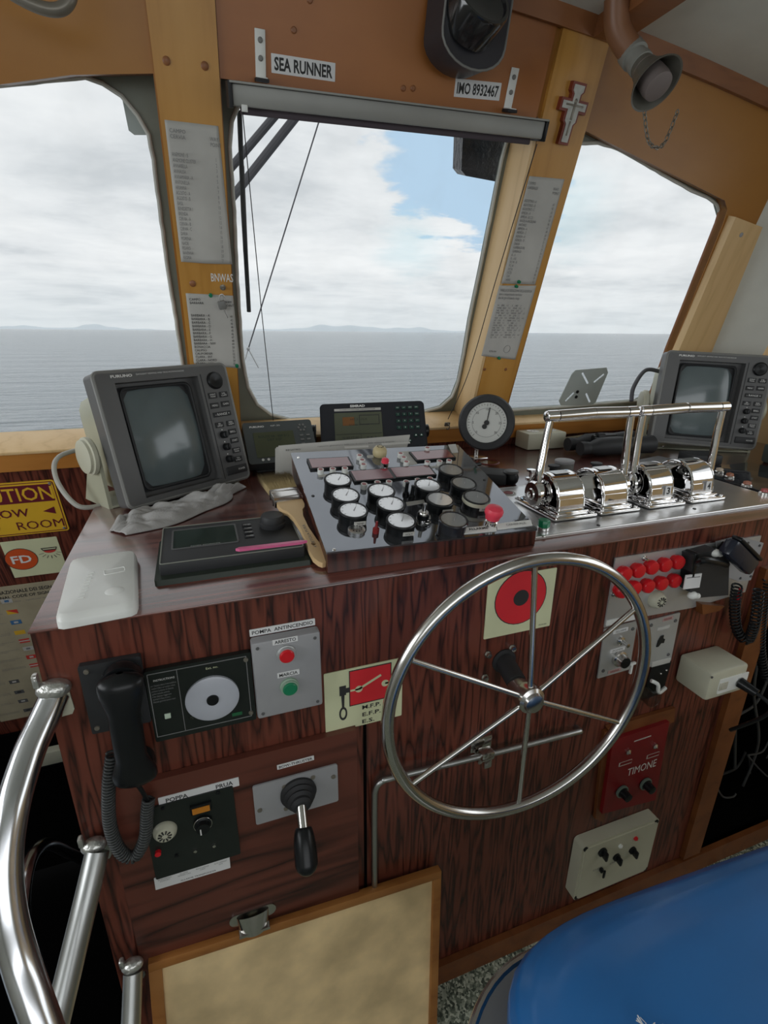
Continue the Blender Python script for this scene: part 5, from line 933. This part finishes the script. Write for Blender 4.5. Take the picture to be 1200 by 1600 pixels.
# steering wheel
SW = frame((.518, .648, .916), -1.6, -1.4)
t = thing('ship_wheel', 'large six spoked stainless steel steering wheel on the console front', 'steering wheel', SW)
mk('rim', G().tube([(.2715*cos(2*pi*k/96), .2715*sin(2*pi*k/96), 0) for k in range(96)], .0115, 18, closed=True), M_STEEL, t)
for k in range(6):
    a_ = rad(91.87-60*k); mk('spoke', G().tube([(.020*cos(a_), .020*sin(a_), .012), (.264*cos(a_), .264*sin(a_), 0)], .0052, 12), M_STEEL, t)
mk('hub', G().lathe([(.018, -.035), (.020, -.010), (.026, -.004), (.028, .010), (.026, .020), (.020, .024), (.018, .030), (.010, .032), (0, .032)], 36), M_STEEL, t)
mk('shaft_boot', G().tube([(.0035, .016, -.086), (.002, .010, -.060), (0, .004, -.034)], .0195, 24), M_RUB, t); mk('mounting_ring', G().lathe([(.026, 0), (.026, .006), (.020, .008)], 28, Matrix.Translation((.0035, .016, -.0905))), M_RUB, t)
for p in ((762, 1022), (800, 1012), (757, 1058), (797, 1050)): x, y = fp(*p, .002); q = SW.inverted() @ FF @ Vector((x, y, .0005)); mk('bolt', G().lathe([(.008, 0), (.008, .003), (.0055, .003), (.0055, .010), (0, .0105)], 6, Matrix.Translation(q)), M_STEEL, t, sharp=20)
# bent rod with latch
t = thing('bent_rod', 'bent steel rod running along the console front behind the lower part of the wheel', 'rod', FF)
mk('rod', G().tube(bezier([(.248, .37, .012), (.2475, .50, .012), (.247, .66, .012), (.249, .706, .014), (.262, .724, .016), (.29, .727, .018), (.48, .720, .022), (.70, .712, .024), (.732, .707, .020), (.737, .700, .002)], 10), .0062, 12), M_TUBED, t)
x, y = fp(757, 1178, .02); mk('latch_plate', G().box((x, y+.012, .003), (.050, .034, .006), .002).box((x, y-.012, .003), (.030, .03, .006), .002), M_STEEL, t); mk('latch_clamp', G().box((x, y+.006, .026), (.030, .020, .022), .004).box((x+.006, y-.016, .024), (.018, .034, .010), .003).cyl((x-.012, y-.012, .006), (x-.012, y-.012, .026), .006, n=12), M_STEEL, t)
# bow thruster plate
t = thing('thruster_joystick', 'grey plate with black joystick lettered BOW-THRUSTER on the locker door', 'joystick', onx(.0965, .753, .0145))
c_ = mk('plate', G().plate(rrect(.153, .090, .004), 0, .003), M_GRYL, t)
for x, y in ((-.068, -.012), (.068, .018), (-.022, .026), (.030, .030), (-.022, -.026)): mk('screw', G().lathe([(.0045, .003), (.004, .005), (0, .0055)], 12, Matrix.Translation((x, y, 0))), M_PIPE, t)
bt_ = Matrix.Translation((.002, .006, .003))
mk('boot', G().lathe([(.032, 0), (.033, .006), (.027, .010), (.029, .014), (.022, .018), (.024, .022), (.018, .026), (.018, .031), (.013, .036), (0, .036)], 32, bt_), M_RUB, t)
d0 = Vector((.002, .004, .036)); d1 = Vector((.000, -.012, .058)); d2 = Vector((-.002, -.024, .070)); d3 = Vector((-.004, -.056, .094))
mk('lever', G().cyl(d0-Vector((0, -.01, .012)), d2, .009, n=18), M_STEEL, t); mk('grip', G().tube(bezier([d1+(d2-d1)*.2, d2, d2.lerp(d3, .5), d3], 6), lambda u: .013+.0065*sin(pi*.5*min(1, u*1.3))**.8, 20).ball(d3, .0193), M_BLK, t)
s = sign('label_plate', 'small white label lettered BOW-THRUSTER above the joystick plate', 'label', onf(462, 1191, .0145, .5), .066, .0095, M_PAPER); text('BOW-THRUSTER', (0, 0, .060, .0058), M_INK, s, .0014, bold=.02)
# thruster alarm panel
t = thing('thruster_alarm_panel', 'black panel with cream buzzer and rotary switch on the locker door', 'panel', onx(-.083, .732, .0145))
mk('plate', G().plate(rrect(.142, .160, .003), 0, .004), M_TP, t)
def lp(px, py, o): x, y = fp(px, py, o); return x+.083, y-.732
x, y = lp(258, 1298, .02); dome(t, x, y, .0185, .016, M_CREAM)
x, y = lp(247, 1332, .02); mk('red_lamp', G().lathe([(.005, .004), (.005, .010), (0, .012)], 16, Matrix.Translation((x, y, 0))), M_RED, t)
x, y = lp(314, 1262, .02); b = mk('orange_window', G().box((x, y, .006), (.034, .019, .006), .001), M_BLK, t); mk('orange_face', G().box((x, y-.001, .0095), (.028, .012, .001)), pbr('amber_lens', (.55, .20, .02), .3), b)
x, y = lp(317, 1285, .02); b = mk('rotary_switch', G().lathe([(.0155, .004), (.0155, .010), (.012, .012), (.011, .020), (0, .020)], 24, Matrix.Translation((x, y, 0))), M_BLK, t); mk('pointer', G().box((x-.004, y-.004, .0208), (.002, .012, .001)), M_WINK, b); mk('switch_ring', G().tube([(x+.0148*cos(k*pi/12), y+.0148*sin(k*pi/12), .010) for k in range(24)], .0008, 6, closed=True), M_STEEL, b)
for p in ((305, 1318), (334, 1310), (276, 1325), (340, 1228), (255, 1252)): x, y = lp(*p, .005); mk('screw', G().lathe([(.003, .004), (.003, .007), (0, .008)], 10, Matrix.Translation((x, y, 0))), M_STEEL if p[0] in (305, 334) else M_BLK, t)
s = sign('label_plate', 'long white strip lettered POPPA and PRUA above the black alarm panel', 'label', onx(-.065, .8165, .0145), .128, .0185, M_PAPER); text('POPPA', (-.036, 0, .034, .0088), M_INK, s, .0014, bold=.02); text('PRUA', (.040, .001, .028, .0088), M_INK, s, .0014, bold=.02)
s = sign('label_plate', 'long white strip with four small captions below the black alarm panel', 'label', onx(-.095, .6375, .0145) @ Matrix.Rotation(rad(-1.5), 4, 'Z'), .126, .028, M_PAPER)
for k, w_ in enumerate(('EMERGENZA\nSONORO', 'ALLARME\nTEMPERATURA', 'PROVA LAMPADE\nCORTE', 'ALTO TEMPERAT\nOLIO')): text(w_, (-.046+.031*k, .005, .022, .007), M_INKG, s, .0014)
text('ALLARME TRANSPONDER', (.008, -.009, .060, .0035), M_INK, s, .0014)
# aluminium alarm panel
t = thing('alarm_button_panel', 'long aluminium panel with two rows of red caps right of the wheel', 'alarm panel', onx(.98, 1.04, .001))
q = [(-.214, .080), (-.212, -.083), (-.108, -.078), (-.105, -.077), (.04, -.082), (.205, -.070), (.208, .074)]
mk('plate', G().plate(q, 0, .003), M_ALUP, t)
for px, py in ((979, 898), (1000, 893), (1021, 888), (1042, 884), (1062, 880), (974, 925), (994, 920), (1015, 917), (1036, 913), (1057, 909)):
    x, y = fp(px, py, .020); x -= .98; y -= 1.04
    mk('red_cap', G().lathe([(.0135, .003), (.0135, .010), (.0160, .011), (.0160, .017), (.0140, .021), (.009, .0225), (0, .0225)], 12, Matrix.Translation((x, y, 0))), M_RED, t)
x, y = fp(1032, 940, .02); dome(t, x-.98, y-1.04, .0195, .022, M_CREAM)
for p in ((1006, 872), (958, 928), (986, 935), (1100, 858)): x, y = fp(*p, .004); mk('stud', G().lathe([(.006, .003), (.006, .005), (.003, .006), (.003, .014), (0, .014)], 14, Matrix.Translation((x-.98, y-1.04, 0))), M_STEEL, t)
mk('edge_strip', G().box((-.165, -.072, .004), (.088, .012, .002)), M_WHT, t)
def spanel(lab, x, y, w, h, tilt=0): 
    t = thing('switch_panel', lab, 'switch panel', onx(x, y, .0015) @ Matrix.Rotation(rad(tilt), 4, 'Z')); mk('plate', G().plate(rrect(w, h, .002), 0, .003), M_ALUP, t)
    for a_, b_ in ((-.4, .40), (.38, .36), (-.36, -.36), (.36, -.34)): mk('screw', G().lathe([(.0045, .003), (.004, .0045), (0, .005)], 12, Matrix.Translation((w*a_, h*b_, 0))), M_GRYD, t)
    return t
t = spanel('small aluminium switch panel with round key switch below the left end of the alarm panel', .816, .891, .090, .128, 2)
mk('toggle', G().lathe([(.010, .003), (.010, .007), (.005, .009), (.004, .022), (.005, .026), (0, .027)], 18, Matrix.Translation((.004, .024, 0))), M_STEEL, t)
b = mk('key_switch', G().lathe([(.019, .003), (.019, .010), (.015, .012), (.013, .024), (0, .024)], 26, Matrix.Translation((.006, -.022, 0))), M_STEEL, t); mk('keyway', G().plate(circ(.006, -.022, .0125), .024, .026), M_BLK, b)
for y, s_ in ((.050, 'ALLARMI'), (.001, 'POMPE')): b = mk('label_strip', G().plate(rrect(.040, .009, .0005, .0, y), .003, .004), M_PAPER, t); text(s_, (0, y, .028, .005), M_INKG, b, .0043)
b = mk('label_strip', G().plate(rrect(.036, .008, .0005, 0, -.055), .003, .004), pbr('pinkish_label', (.42, .28, .26), .6), t); text('SIRENA', (0, -.055, .026, .005), M_REDP, b, .0043)
t = spanel('small aluminium switch panel with black keyhole below the cream buzzer', .940, .886, .092, .130, 2)
mk('keyhole', G().plate([(-.008, .004), (-.002, .016), (.006, .016), (.006, .008), (.012, .004), (.010, -.006), (.002, -.004), (-.004, -.012), (-.010, -.012)], .003, .005), M_BLK, t)
b = mk('label_strip', G().plate(rrect(.036, .008, .0005, .002, .036), .003, .004), M_PAPERG, t); b = mk('label_strip', G().plate(rrect(.030, .009, .0005, .010, .058), .003, .004), bpy.data.materials['pinkish_label'], t); text('RADAR', (.010, .058, .022, .005), M_REDP, b, .0043)
t = thing('painted_recess', 'flat black plate painted as a shaded recess, with a white bent clip below the switch panels', 'recess', onf(1022, 1065, .001)); mk('plate', G().plate([(-.028, -.045), (.035, -.040), (.040, .048), (-.020, .052)], 0, .002), M_BLK, t)  # flat black plate put in for the shade of an opening
mk('clip', G().tube(bezier([(-.026, .018, .012), (-.012, .010, .02), (-.006, -.010, .02), (.0, -.016, .02), (.022, -.012, .015)], 6), .0045, 8), M_WHT, t); mk('cup', G().lathe([(.018, 0), (.020, .030), (.020, .031), (.0185, .030), (.0165, .001)], 24, Matrix.Translation((-.030, -.020, .003))), M_CLEAR, t); mk('lid_strip', G().box((.004, .056, .003), (.056, .014, .004), .001), M_PAPERG, t)
mk('contact', G().ball((.012, .022, .003), .003).ball((.028, .028, .003), .003), M_STEEL, t)
solo('white_hook', 'tiny white hook between the two small switch panels', 'hook', onf(986, 1040, .001), G().box((0, .008, .003), (.016, .006, .006), .001).box((-.002, -.006, .003), (.005, .026, .006), .001), M_WHT)
# red steering alarm box
t = thing('steering_alarm_box', 'dark red box hand lettered TIMONE low on the console front', 'box', FF)
q = [fp(*p, .02) for p in ((941, 1272), (958, 1157), (1046, 1128), (1024, 1250))]
mk('body', G().plate(q, .001, .02), M_REDP, t); T_ = (fp(1003, 1199, .02)); text('TIMONE', (*T_, .092, .024), M_WINK, t, .0206, ang=.02)
g = G()
for p, r_ in (((981, 1174), .007), ((1023, 1165), .007)): x, y = fp(*p, .02); mk('stud', G().lathe([(r_, .02), (r_, .024), (r_*.5, .026), (0, .030)], 16, Matrix.Translation((x, y, 0))), M_STEEL, t)
for p in ((977, 1192), (1020, 1180)): x, y = fp(*p, .02); b = mk('caption_plate', G().plate(rrect(.040, .012, .001, x, y), .02, .0206), M_PAPERG, t); mk('caption_face', G().plate(rrect(.036, .008, .001, x+.001, y+.001), .0206, .0211), M_REDP, b)
x, y = fp(1004, 1154, .02); mk('caption_line', G().plate(rrect(.052, .003, .0005, x, y, ang=.02), .02, .0206), M_PAPERG, t)
for p in ((975, 1240), (1012, 1228)): x, y = fp(*p, .03); b = mk('rotary_knob', G().lathe([(.017, .02), (.017, .026), (.012, .028), (.011, .046), (0, .048)], 22, Matrix.Translation((x, y, 0))), M_BLK, t); mk('knob_ring', G().lathe([(.0175, .022), (.0180, .026), (.0165, .027)], 22, Matrix.Translation((x, y, 0))), pbr('grey_green_ring', (.14, .19, .16), .4), b)
g = G().plate([fp(*p) for p in ((926, 1275), (940, 1140), (956, 1134), (940, 1280))], .001, .010).plate([fp(*p) for p in ((944, 1133), (1050, 1102), (1048, 1124), (956, 1152))], .001, .010)
solo('wooden_batten', 'dark orange wooden batten framing the left and top of the red box', 'batten', FF, g, M_DKOR)
# cream selector box
t = thing('selector_box', 'cream plastic box with black rotary selectors at the foot of the console front', 'switch box', FF)
q = [fp(*p, .036) for p in ((898, 1406), (911, 1323), (1030, 1283), (1013, 1363))]; cx = sum(p[0] for p in q)/4; cy = sum(p[1] for p in q)/4; w_ = q[2][0]-q[1][0]; h_ = (q[1][1]-q[0][1]+q[2][1]-q[3][1])/2
mk('case', G().plate(rrect(w_, h_, .012, cx, cy), .001, .022), M_CREAM, t); mk('lid', G().plate(rrect(w_, h_, .012, cx, cy), .022, .033).plate(rrect(w_-.016, h_-.016, .008, cx, cy), .033, .036), M_CREAM, t)
for sx in (-1, 1):
    for sy in (-1, 1): mk('corner_screw', G().lathe([(.007, .030), (.007, .035), (0, .0358)], 12, Matrix.Translation((cx+sx*(w_/2-.010), cy+sy*(h_/2-.010), 0))), M_BLK, t)
for p, r_ in (((945, 1336), .013), ((967, 1344), .011), ((992, 1333), .011)): x, y = fp(*p, .046); mk('selector', G().lathe([(r_, .036), (r_, .041), (r_*.6, .043), (0, .043)], 18, Matrix.Translation((x, y, 0))).box((x, y, .049), (.007, r_*2.0, .014), .002), M_BLK, t)
x, y = fp(940, 1360, .041); mk('key', G().box((x, y, .041), (.010, .012, .010), .003).box((x+.008, y-.014, .044), (.006, .026, .004), .001, M=Matrix.Identity(4)), M_BLK, t)
for p, m_ in (((971, 1324), M_WHT), ((995, 1312), M_RED)): x, y = fp(*p, .041); mk('pilot_lamp', G().lathe([(.006, .036), (.006, .040), (0, .044)], 14, Matrix.Translation((x, y, 0))), m_, t)
text('OFF     ON', (cx-.04, cy-.002, .08, .006), M_INKG, [o for o in t.children if o.name.startswith('lid')][0], .0364)
# cream socket box
q = [fp(*p, .085) for p in ((1100, 1096), (1108, 1054), (1169, 1037), (1162, 1081))]; cx = sum(p[0] for p in q)/4; cy = sum(p[1] for p in q)/4; w_ = (q[2][0]-q[1][0]+q[3][0]-q[0][0])/2; h_ = (q[1][1]-q[0][1]+q[2][1]-q[3][1])/2
t = thing('socket_box', 'cream surface mounted box with two sockets and a plug on the console front', 'socket box', FF @ Matrix.Translation((cx, cy, .0)))
mk('case', G().box((.003, 0, .0435), (w_-.006, h_-.004, .083), .007), M_CREAM, t)
mk('socket_face', G().plate(rrect(w_*.72, h_*.5, .002, .02, -.004), .085, .087), M_WHT, t); mk('socket', G().box((-.012, -.004, .0875), (.026, .020, .002), .0008).cyl((-.012, -.004, .088), (-.012, -.004, .0895), .007, n=16), pbr('dull_cream', (.50, .48, .40), .5), t)  # socket insert in a slightly duller cream than the case
for x, y in ((-w_/2+.008, h_/2-.010),): mk('screw', G().lathe([(.003, .085), (.003, .0865), (0, .087)], 10, Matrix.Translation((x, y, 0))), M_GRYD, t)
solo('power_plug', 'black power plug pushed into the right socket of the cream box', 'plug', FF @ Matrix.Translation((cx, cy, 0)), G().cyl((.040, -.006, .088), (.048, -.012, .125), .013, .010, 16).tube(bezier([(.048, -.012, .122), (.062, -.03, .15), (.066, -.07, .14), (.070, -.16, .08)], 6), .0045, 8), M_BLK)
# radio bits at the far right
t = thing('hinged_plate', 'grey screwed plate at the right end of the alarm panel behind a black handset', 'plate', FF)
q = [fp(*p, .005) for p in ((1118, 846), (1150, 838), (1170, 842), (1192, 848), (1172, 906), (1152, 908), (1122, 896))]; mk('plate', G().plate(q, .0045, .007), M_GRYL, t)
for p in ((1168, 848), (1186, 852), (1172, 900), (1156, 903)): x, y = fp(*p, .006); mk('screw', G().lathe([(.003, .007), (.003, .009), (0, .0095)], 10, Matrix.Translation((x, y, 0))), M_GRYD, t)
A = f3(1137, 852, .05); B = f3(1172, 886, .05); d = B-A; an = math.atan2(d.y, d.x)
t = thing('radio_microphone', 'black radio microphone hooked on the grey plate at the right', 'microphone', FF @ Matrix.Translation((A+B)/2) @ Matrix.Rotation(an, 4, 'Z'))
mk('body', G().box((0, 0, 0), (d.length*1.0, .040, .030), .009), pbr('blue_black_plastic', (.018, .022, .035), .2), t); mk('side_bar', G().box((0, .023, .004), (d.length*.95, .009, .024), .004), M_BLK, t)
mk('hang_clip', G().box((0, 0, -.028), (.03, .03, .028), .003), M_BLK, t)
t = thing('radio_unit', 'black radio unit with white paper label between the red caps and the microphone', 'radio', FF)
q = [fp(*p, .03) for p in ((1082, 868), (1118, 858), (1140, 866), (1138, 930), (1094, 934), (1078, 925))]; mk('case', G().plate(q, .004, .03), M_BLKM, t)
q = [fp(*p, .032) for p in ((1072, 899), (1097, 896), (1093, 918), (1068, 921))]; l_ = mk('paper_label', G().plate(q, .030, .032), M_PAPER, t); mk('label_rule', G().plate([(q[0][0]+.004, q[0][1]-.006), (q[1][0]-.004, q[1][1]-.006), (q[1][0]-.004, q[1][1]-.008), (q[0][0]+.004, q[0][1]-.008)], .032, .0323), M_INKG, l_)
mk('handle', G().tube(bezier([f3(1090, 880, .04), f3(1100, 875, .055), f3(1120, 878, .055), f3(1135, 882, .045)], 6), .007, 10), M_BLK, t); mk('side_bar', G().box((*fp(1076, 880, .015), .018), (.012, .060, .028), .003), M_BLK, t)
for p in ((1082, 930), (1118, 864)): x, y, z = f3(*p, .03); mk('terminal', G().ball((x, y, z), (.012, .009, .009)).ball((x+.014, y-.004, z), (.008, .007, .007)), M_WHT, t)
solo('wooden_offcut', 'orange wooden piece under the black radio unit', 'offcut', FF, G().plate([fp(*p) for p in ((1085, 938), (1120, 941), (1112, 948), (1086, 954))], .001, .02), M_DKOR)
solo('red_tag', 'small red tag hanging below the radio microphone', 'tag', onf(1156, 928, .03), G().box((0, 0, 0), (.010, .030, .006), .002), M_RED)
for i, pts in enumerate(([(1152, 915, .03), (1148, 950, .02), (1152, 985, .02), (1168, 1000, .03), (1180, 970, .05), (1186, 920, .05)], [(1200, 905, .02), (1192, 950, .01), (1188, 1010, .01), (1196, 1060, .02)])):
    solo('coiled_cord', ['black coiled cord looping below the radio microphone', 'black coiled cord hanging at the right edge of the photo'][i], 'cord', FF, coil([f3(*p) for p in pts], .010, 34, .0026), M_BLK, sharp=180)
rr = random.Random(8)
CB = [((1170, 1000), (1160, 1060), (1150, 1120), (1148, 1200)), ((1190, 1000), (1178, 1080), (1185, 1160), (1160, 1230)), ((1200, 1060), (1180, 1100), (1140, 1130), (1135, 1180)), ((1165, 1175), (1150, 1200), (1120, 1215), (1115, 1240)), ((1168, 1180), (1190, 1175), (1200, 1160), (1210, 1140)), ((1168, 1180), (1185, 1200), (1205, 1220), (1215, 1240)), ((1170, 1180), (1172, 1220), (1165, 1250), (1150, 1290)), ((1200, 1180), (1180, 1220), (1165, 1260), (1170, 1290)), ((1120, 1230), (1130, 1245), (1145, 1245), (1150, 1240))]
LB = ['highest', 'looped', 'thick', 'leftward', 'upper right', 'right', 'straight', 'lower right', 'short']
for i, c in enumerate(CB):
    z = -.10-.03*(i % 4); solo('bay_cable', LB[i]+' cable in the dark bay right of the upright', 'cable', FF, G().tube(bezier([f3(*p, z) for p in c], 8), .0045 if i < 4 else .003, 8), pbr('dusty_cable_%d' % i, (.05+.02*(i % 3),)*3, .5), 'cables in the dark open bay')
# ------------------------------------------------------------------ hand rails by the stairwell
def bracket(t, x, y, z):
    mk('bracket', G().box((x+.003, y, z), (.006, .050, .070), .003).box((x-.020, y-.006, z+.020), (.040, .012, .014), .004), M_TUBED, t)
    mk('weld', G().ball((x-.016, y-.012, z+.004), (.020, .014, .022)), M_TUBE, t)
T0 = Matrix.Translation((-.29, .62, 0)); I0 = T0.inverted()
t = thing('guard_rail', 'bent aluminium tube guard rail fixed to the left end of the console', 'guard rail', T0)
def rail(t, pts, r, m_, nm='tube'): mk(nm, G().tube([I0 @ Vector(p) for p in bezier(pts, 8)], r, 20), m_, t)
def dep(px, py, d): v = pxdir(px, py); return EYE+v*(d/v.dot(fw))
rail(t, [dep(87, 1084, .745), dep(66, 1130, .725), dep(44, 1180, .70), dep(20, 1260, .665), dep(8, 1345, .645), dep(13, 1425, .635), dep(31, 1500, .63), dep(57, 1575, .62), dep(92, 1670, .61), dep(145, 1800, .60)], .0200, M_TUBE)
rail(t, [dep(152, 1330, .825), dep(136, 1400, .80), dep(112, 1500, .77), dep(88, 1600, .74), dep(60, 1720, .71)], .0182, M_TUBED)
rail(t, [dep(208, 1518, .915), dep(206, 1570, .90), dep(203, 1640, .88), dep(198, 1760, .85)], .0160, M_TUBED)
M_WELD = pbr('rough_weld_metal', (.60, .60, .57), .3, .8, bump=1, bscale=120)
for (bx_, by_), (wx, wy), dd_, rw in (((97, 1100), (84, 1076), .735, .020), ((158, 1330), (147, 1321), .825, .017), ((213, 1520), (207, 1508), .915, .016)):
    x, y = fp(bx_, by_, .004); o = I0 @ FF @ Matrix.Translation((x, y, 0))
    mk('bracket_plate', G().plate([(-.012, -.022), (.010, -.020), (.014, -.012), (.012, .026), (-.012, .026)], .0008, .0045), M_CREAM if bx_ < 100 else M_TUBED, t, o)
    w = I0 @ dep(wx, wy, dd_); e = I0 @ FF @ Vector((x, y+.016, .004))
    mk('weld', G().ball((w.x, w.y, w.z), (rw*1.15, rw*.8, rw*.75)).box((w.x-rw*.95, w.y, w.z+rw*.9), (.008, .012, rw*1.1), .003).tube([w, (w+e)/2, e], rw*.55, 10), M_WELD, t)
t2_ = thing('stair_rail', 'curved metal hand rail further down in the stairwell', 'stair rail', Matrix.Translation((-.55, 1.0, -1.1)))
I0 = Matrix.Translation((.55, -1.0, 1.1))
def lv(px, py, X): d = pxdir(px, py); return EYE+d*(X/d.x)
rail(t2_, [lv(46, 1520, -.60), lv(36, 1440, -.60), lv(38, 1380, -.60), lv(52, 1335, -.60), lv(78, 1318, -.60), lv(115, 1335, -.58), lv(165, 1360, -.52)], .019, M_TUBE)
rail(t2_, [lv(36, 1440, -.60), Vector((-.60, lv(36, 1440, -.60).y, .1)), Vector((-.60, lv(36, 1440, -.60).y, -1.09))], .0165, M_TUBED, 'post')
# ------------------------------------------------------------------ board leaning against the locker door
t = thing('leaning_board', 'worn tan board with orange wooden edging leaning against the console', 'board')
a0 = Vector((-.192, .713, .462)); b0 = Vector((.399, .713, .427)); xa = (b0-a0).normalized(); dn = Vector((0, -.165, -1)).normalized(); dn = (dn-xa*dn.dot(xa)).normalized(); za = xa.cross(-dn)
BM = Matrix(((xa.x, -dn.x, za.x, 0), (xa.y, -dn.y, za.y, 0), (xa.z, -dn.z, za.z, 0), (0, 0, 0, 1))); BM = Matrix.Translation(a0) @ BM
W_ = (b0-a0).length; H_ = .425; t.matrix_world = BM
M_EDGING = wood('worn_orange_edging', (.26, .095, .022), (.33, .13, .03), (.40, .17, .045), (4, 9, 9), 4, .45, .5, thr=.1)
mk('panel', G().box((W_/2, -H_/2, -.010), (W_-.02, H_-.02, .006)), M_CANVAS, t)
for nm, c, d_ in (('top', (W_/2, -.009, -.006), (W_, .018, .018)), ('l', (.011, -H_/2-.009, -.0062), (.022, H_-.018, .0176)), ('r', (W_-.009, -H_/2-.009, -.0062), (.018, H_-.018, .0176))):
    mk('edging_strip', G().box(c, d_, .001), M_EDGING, t)
# ------------------------------------------------------------------ helm seat
t = thing('helm_seat', 'bright blue vinyl helm seat cushion in the lower right foreground', 'seat', frame((.66, .088, .70), -3, -90))
def cush(u, v):
    a = u*2*pi; c_, s_ = cos(a), sin(a); p = 5.2; r = (abs(c_)**p+abs(s_)**p)**(-1/p)
    pr = [(.86, -.055), (.97, -.05), (1, -.03), (1.0, -.008), (.98, .010), (.94, .022), (.86, .034), (.70, .044), (.40, .051), (.0, .053)]
    k = v*9; i = min(int(k), 8); f = k-i; f2 = f
    s = pr[i][0]*(1-f2)+pr[i+1][0]*f2; z = pr[i][1]*(1-f2)+pr[i+1][1]*f2
    return (c_*r*.388*s-.014, s_*r*.285*s, z+.05)
mk('cushion', G().grid(cush, 96, 36), M_BLUE, t, sharp=180)
mk('seat_pan', G().plate(rrect(.86, .57, .17, -.037, -.0, 14), -.018, -.006), pbr('pale_grey_shell', (.16, .165, .17), .35), t); mk('pan_rim', G().tube([(x, y, -.010) for x, y in rrect(.86, .57, .17, -.037, 0, 14)], .007, 10, closed=True), M_STEEL, t)
mk('pedestal', G().lathe([(.05, -.70), (.05, -.02), (.12, -.018), (0, -.018)], 28).lathe([(.20, -.699), (.20, -.685), (.05, -.66), (0, -.66)], 32), M_TUBED, t)
BI = t.matrix_world.inverted(); x, y = at(t.matrix_world, 1012, 1618, .095)
mk('tuft_button', G().ball((x-.02, y-.01, .096), (.014, .014, .006)), M_BLUE, t)
g = G(); rr = random.Random(2)
for k in range(26): a_ = rr.uniform(0, 2*pi); g.tube([(x, y, .092), (x+.006*cos(a_), y+.006*sin(a_), .106), (x+.014*cos(a_), y+.014*sin(a_), .106+rr.uniform(-.006, .010))], .0007, 4)
mk('frayed_thread', g, M_PAPER, t, stuff=True)
flush_text()
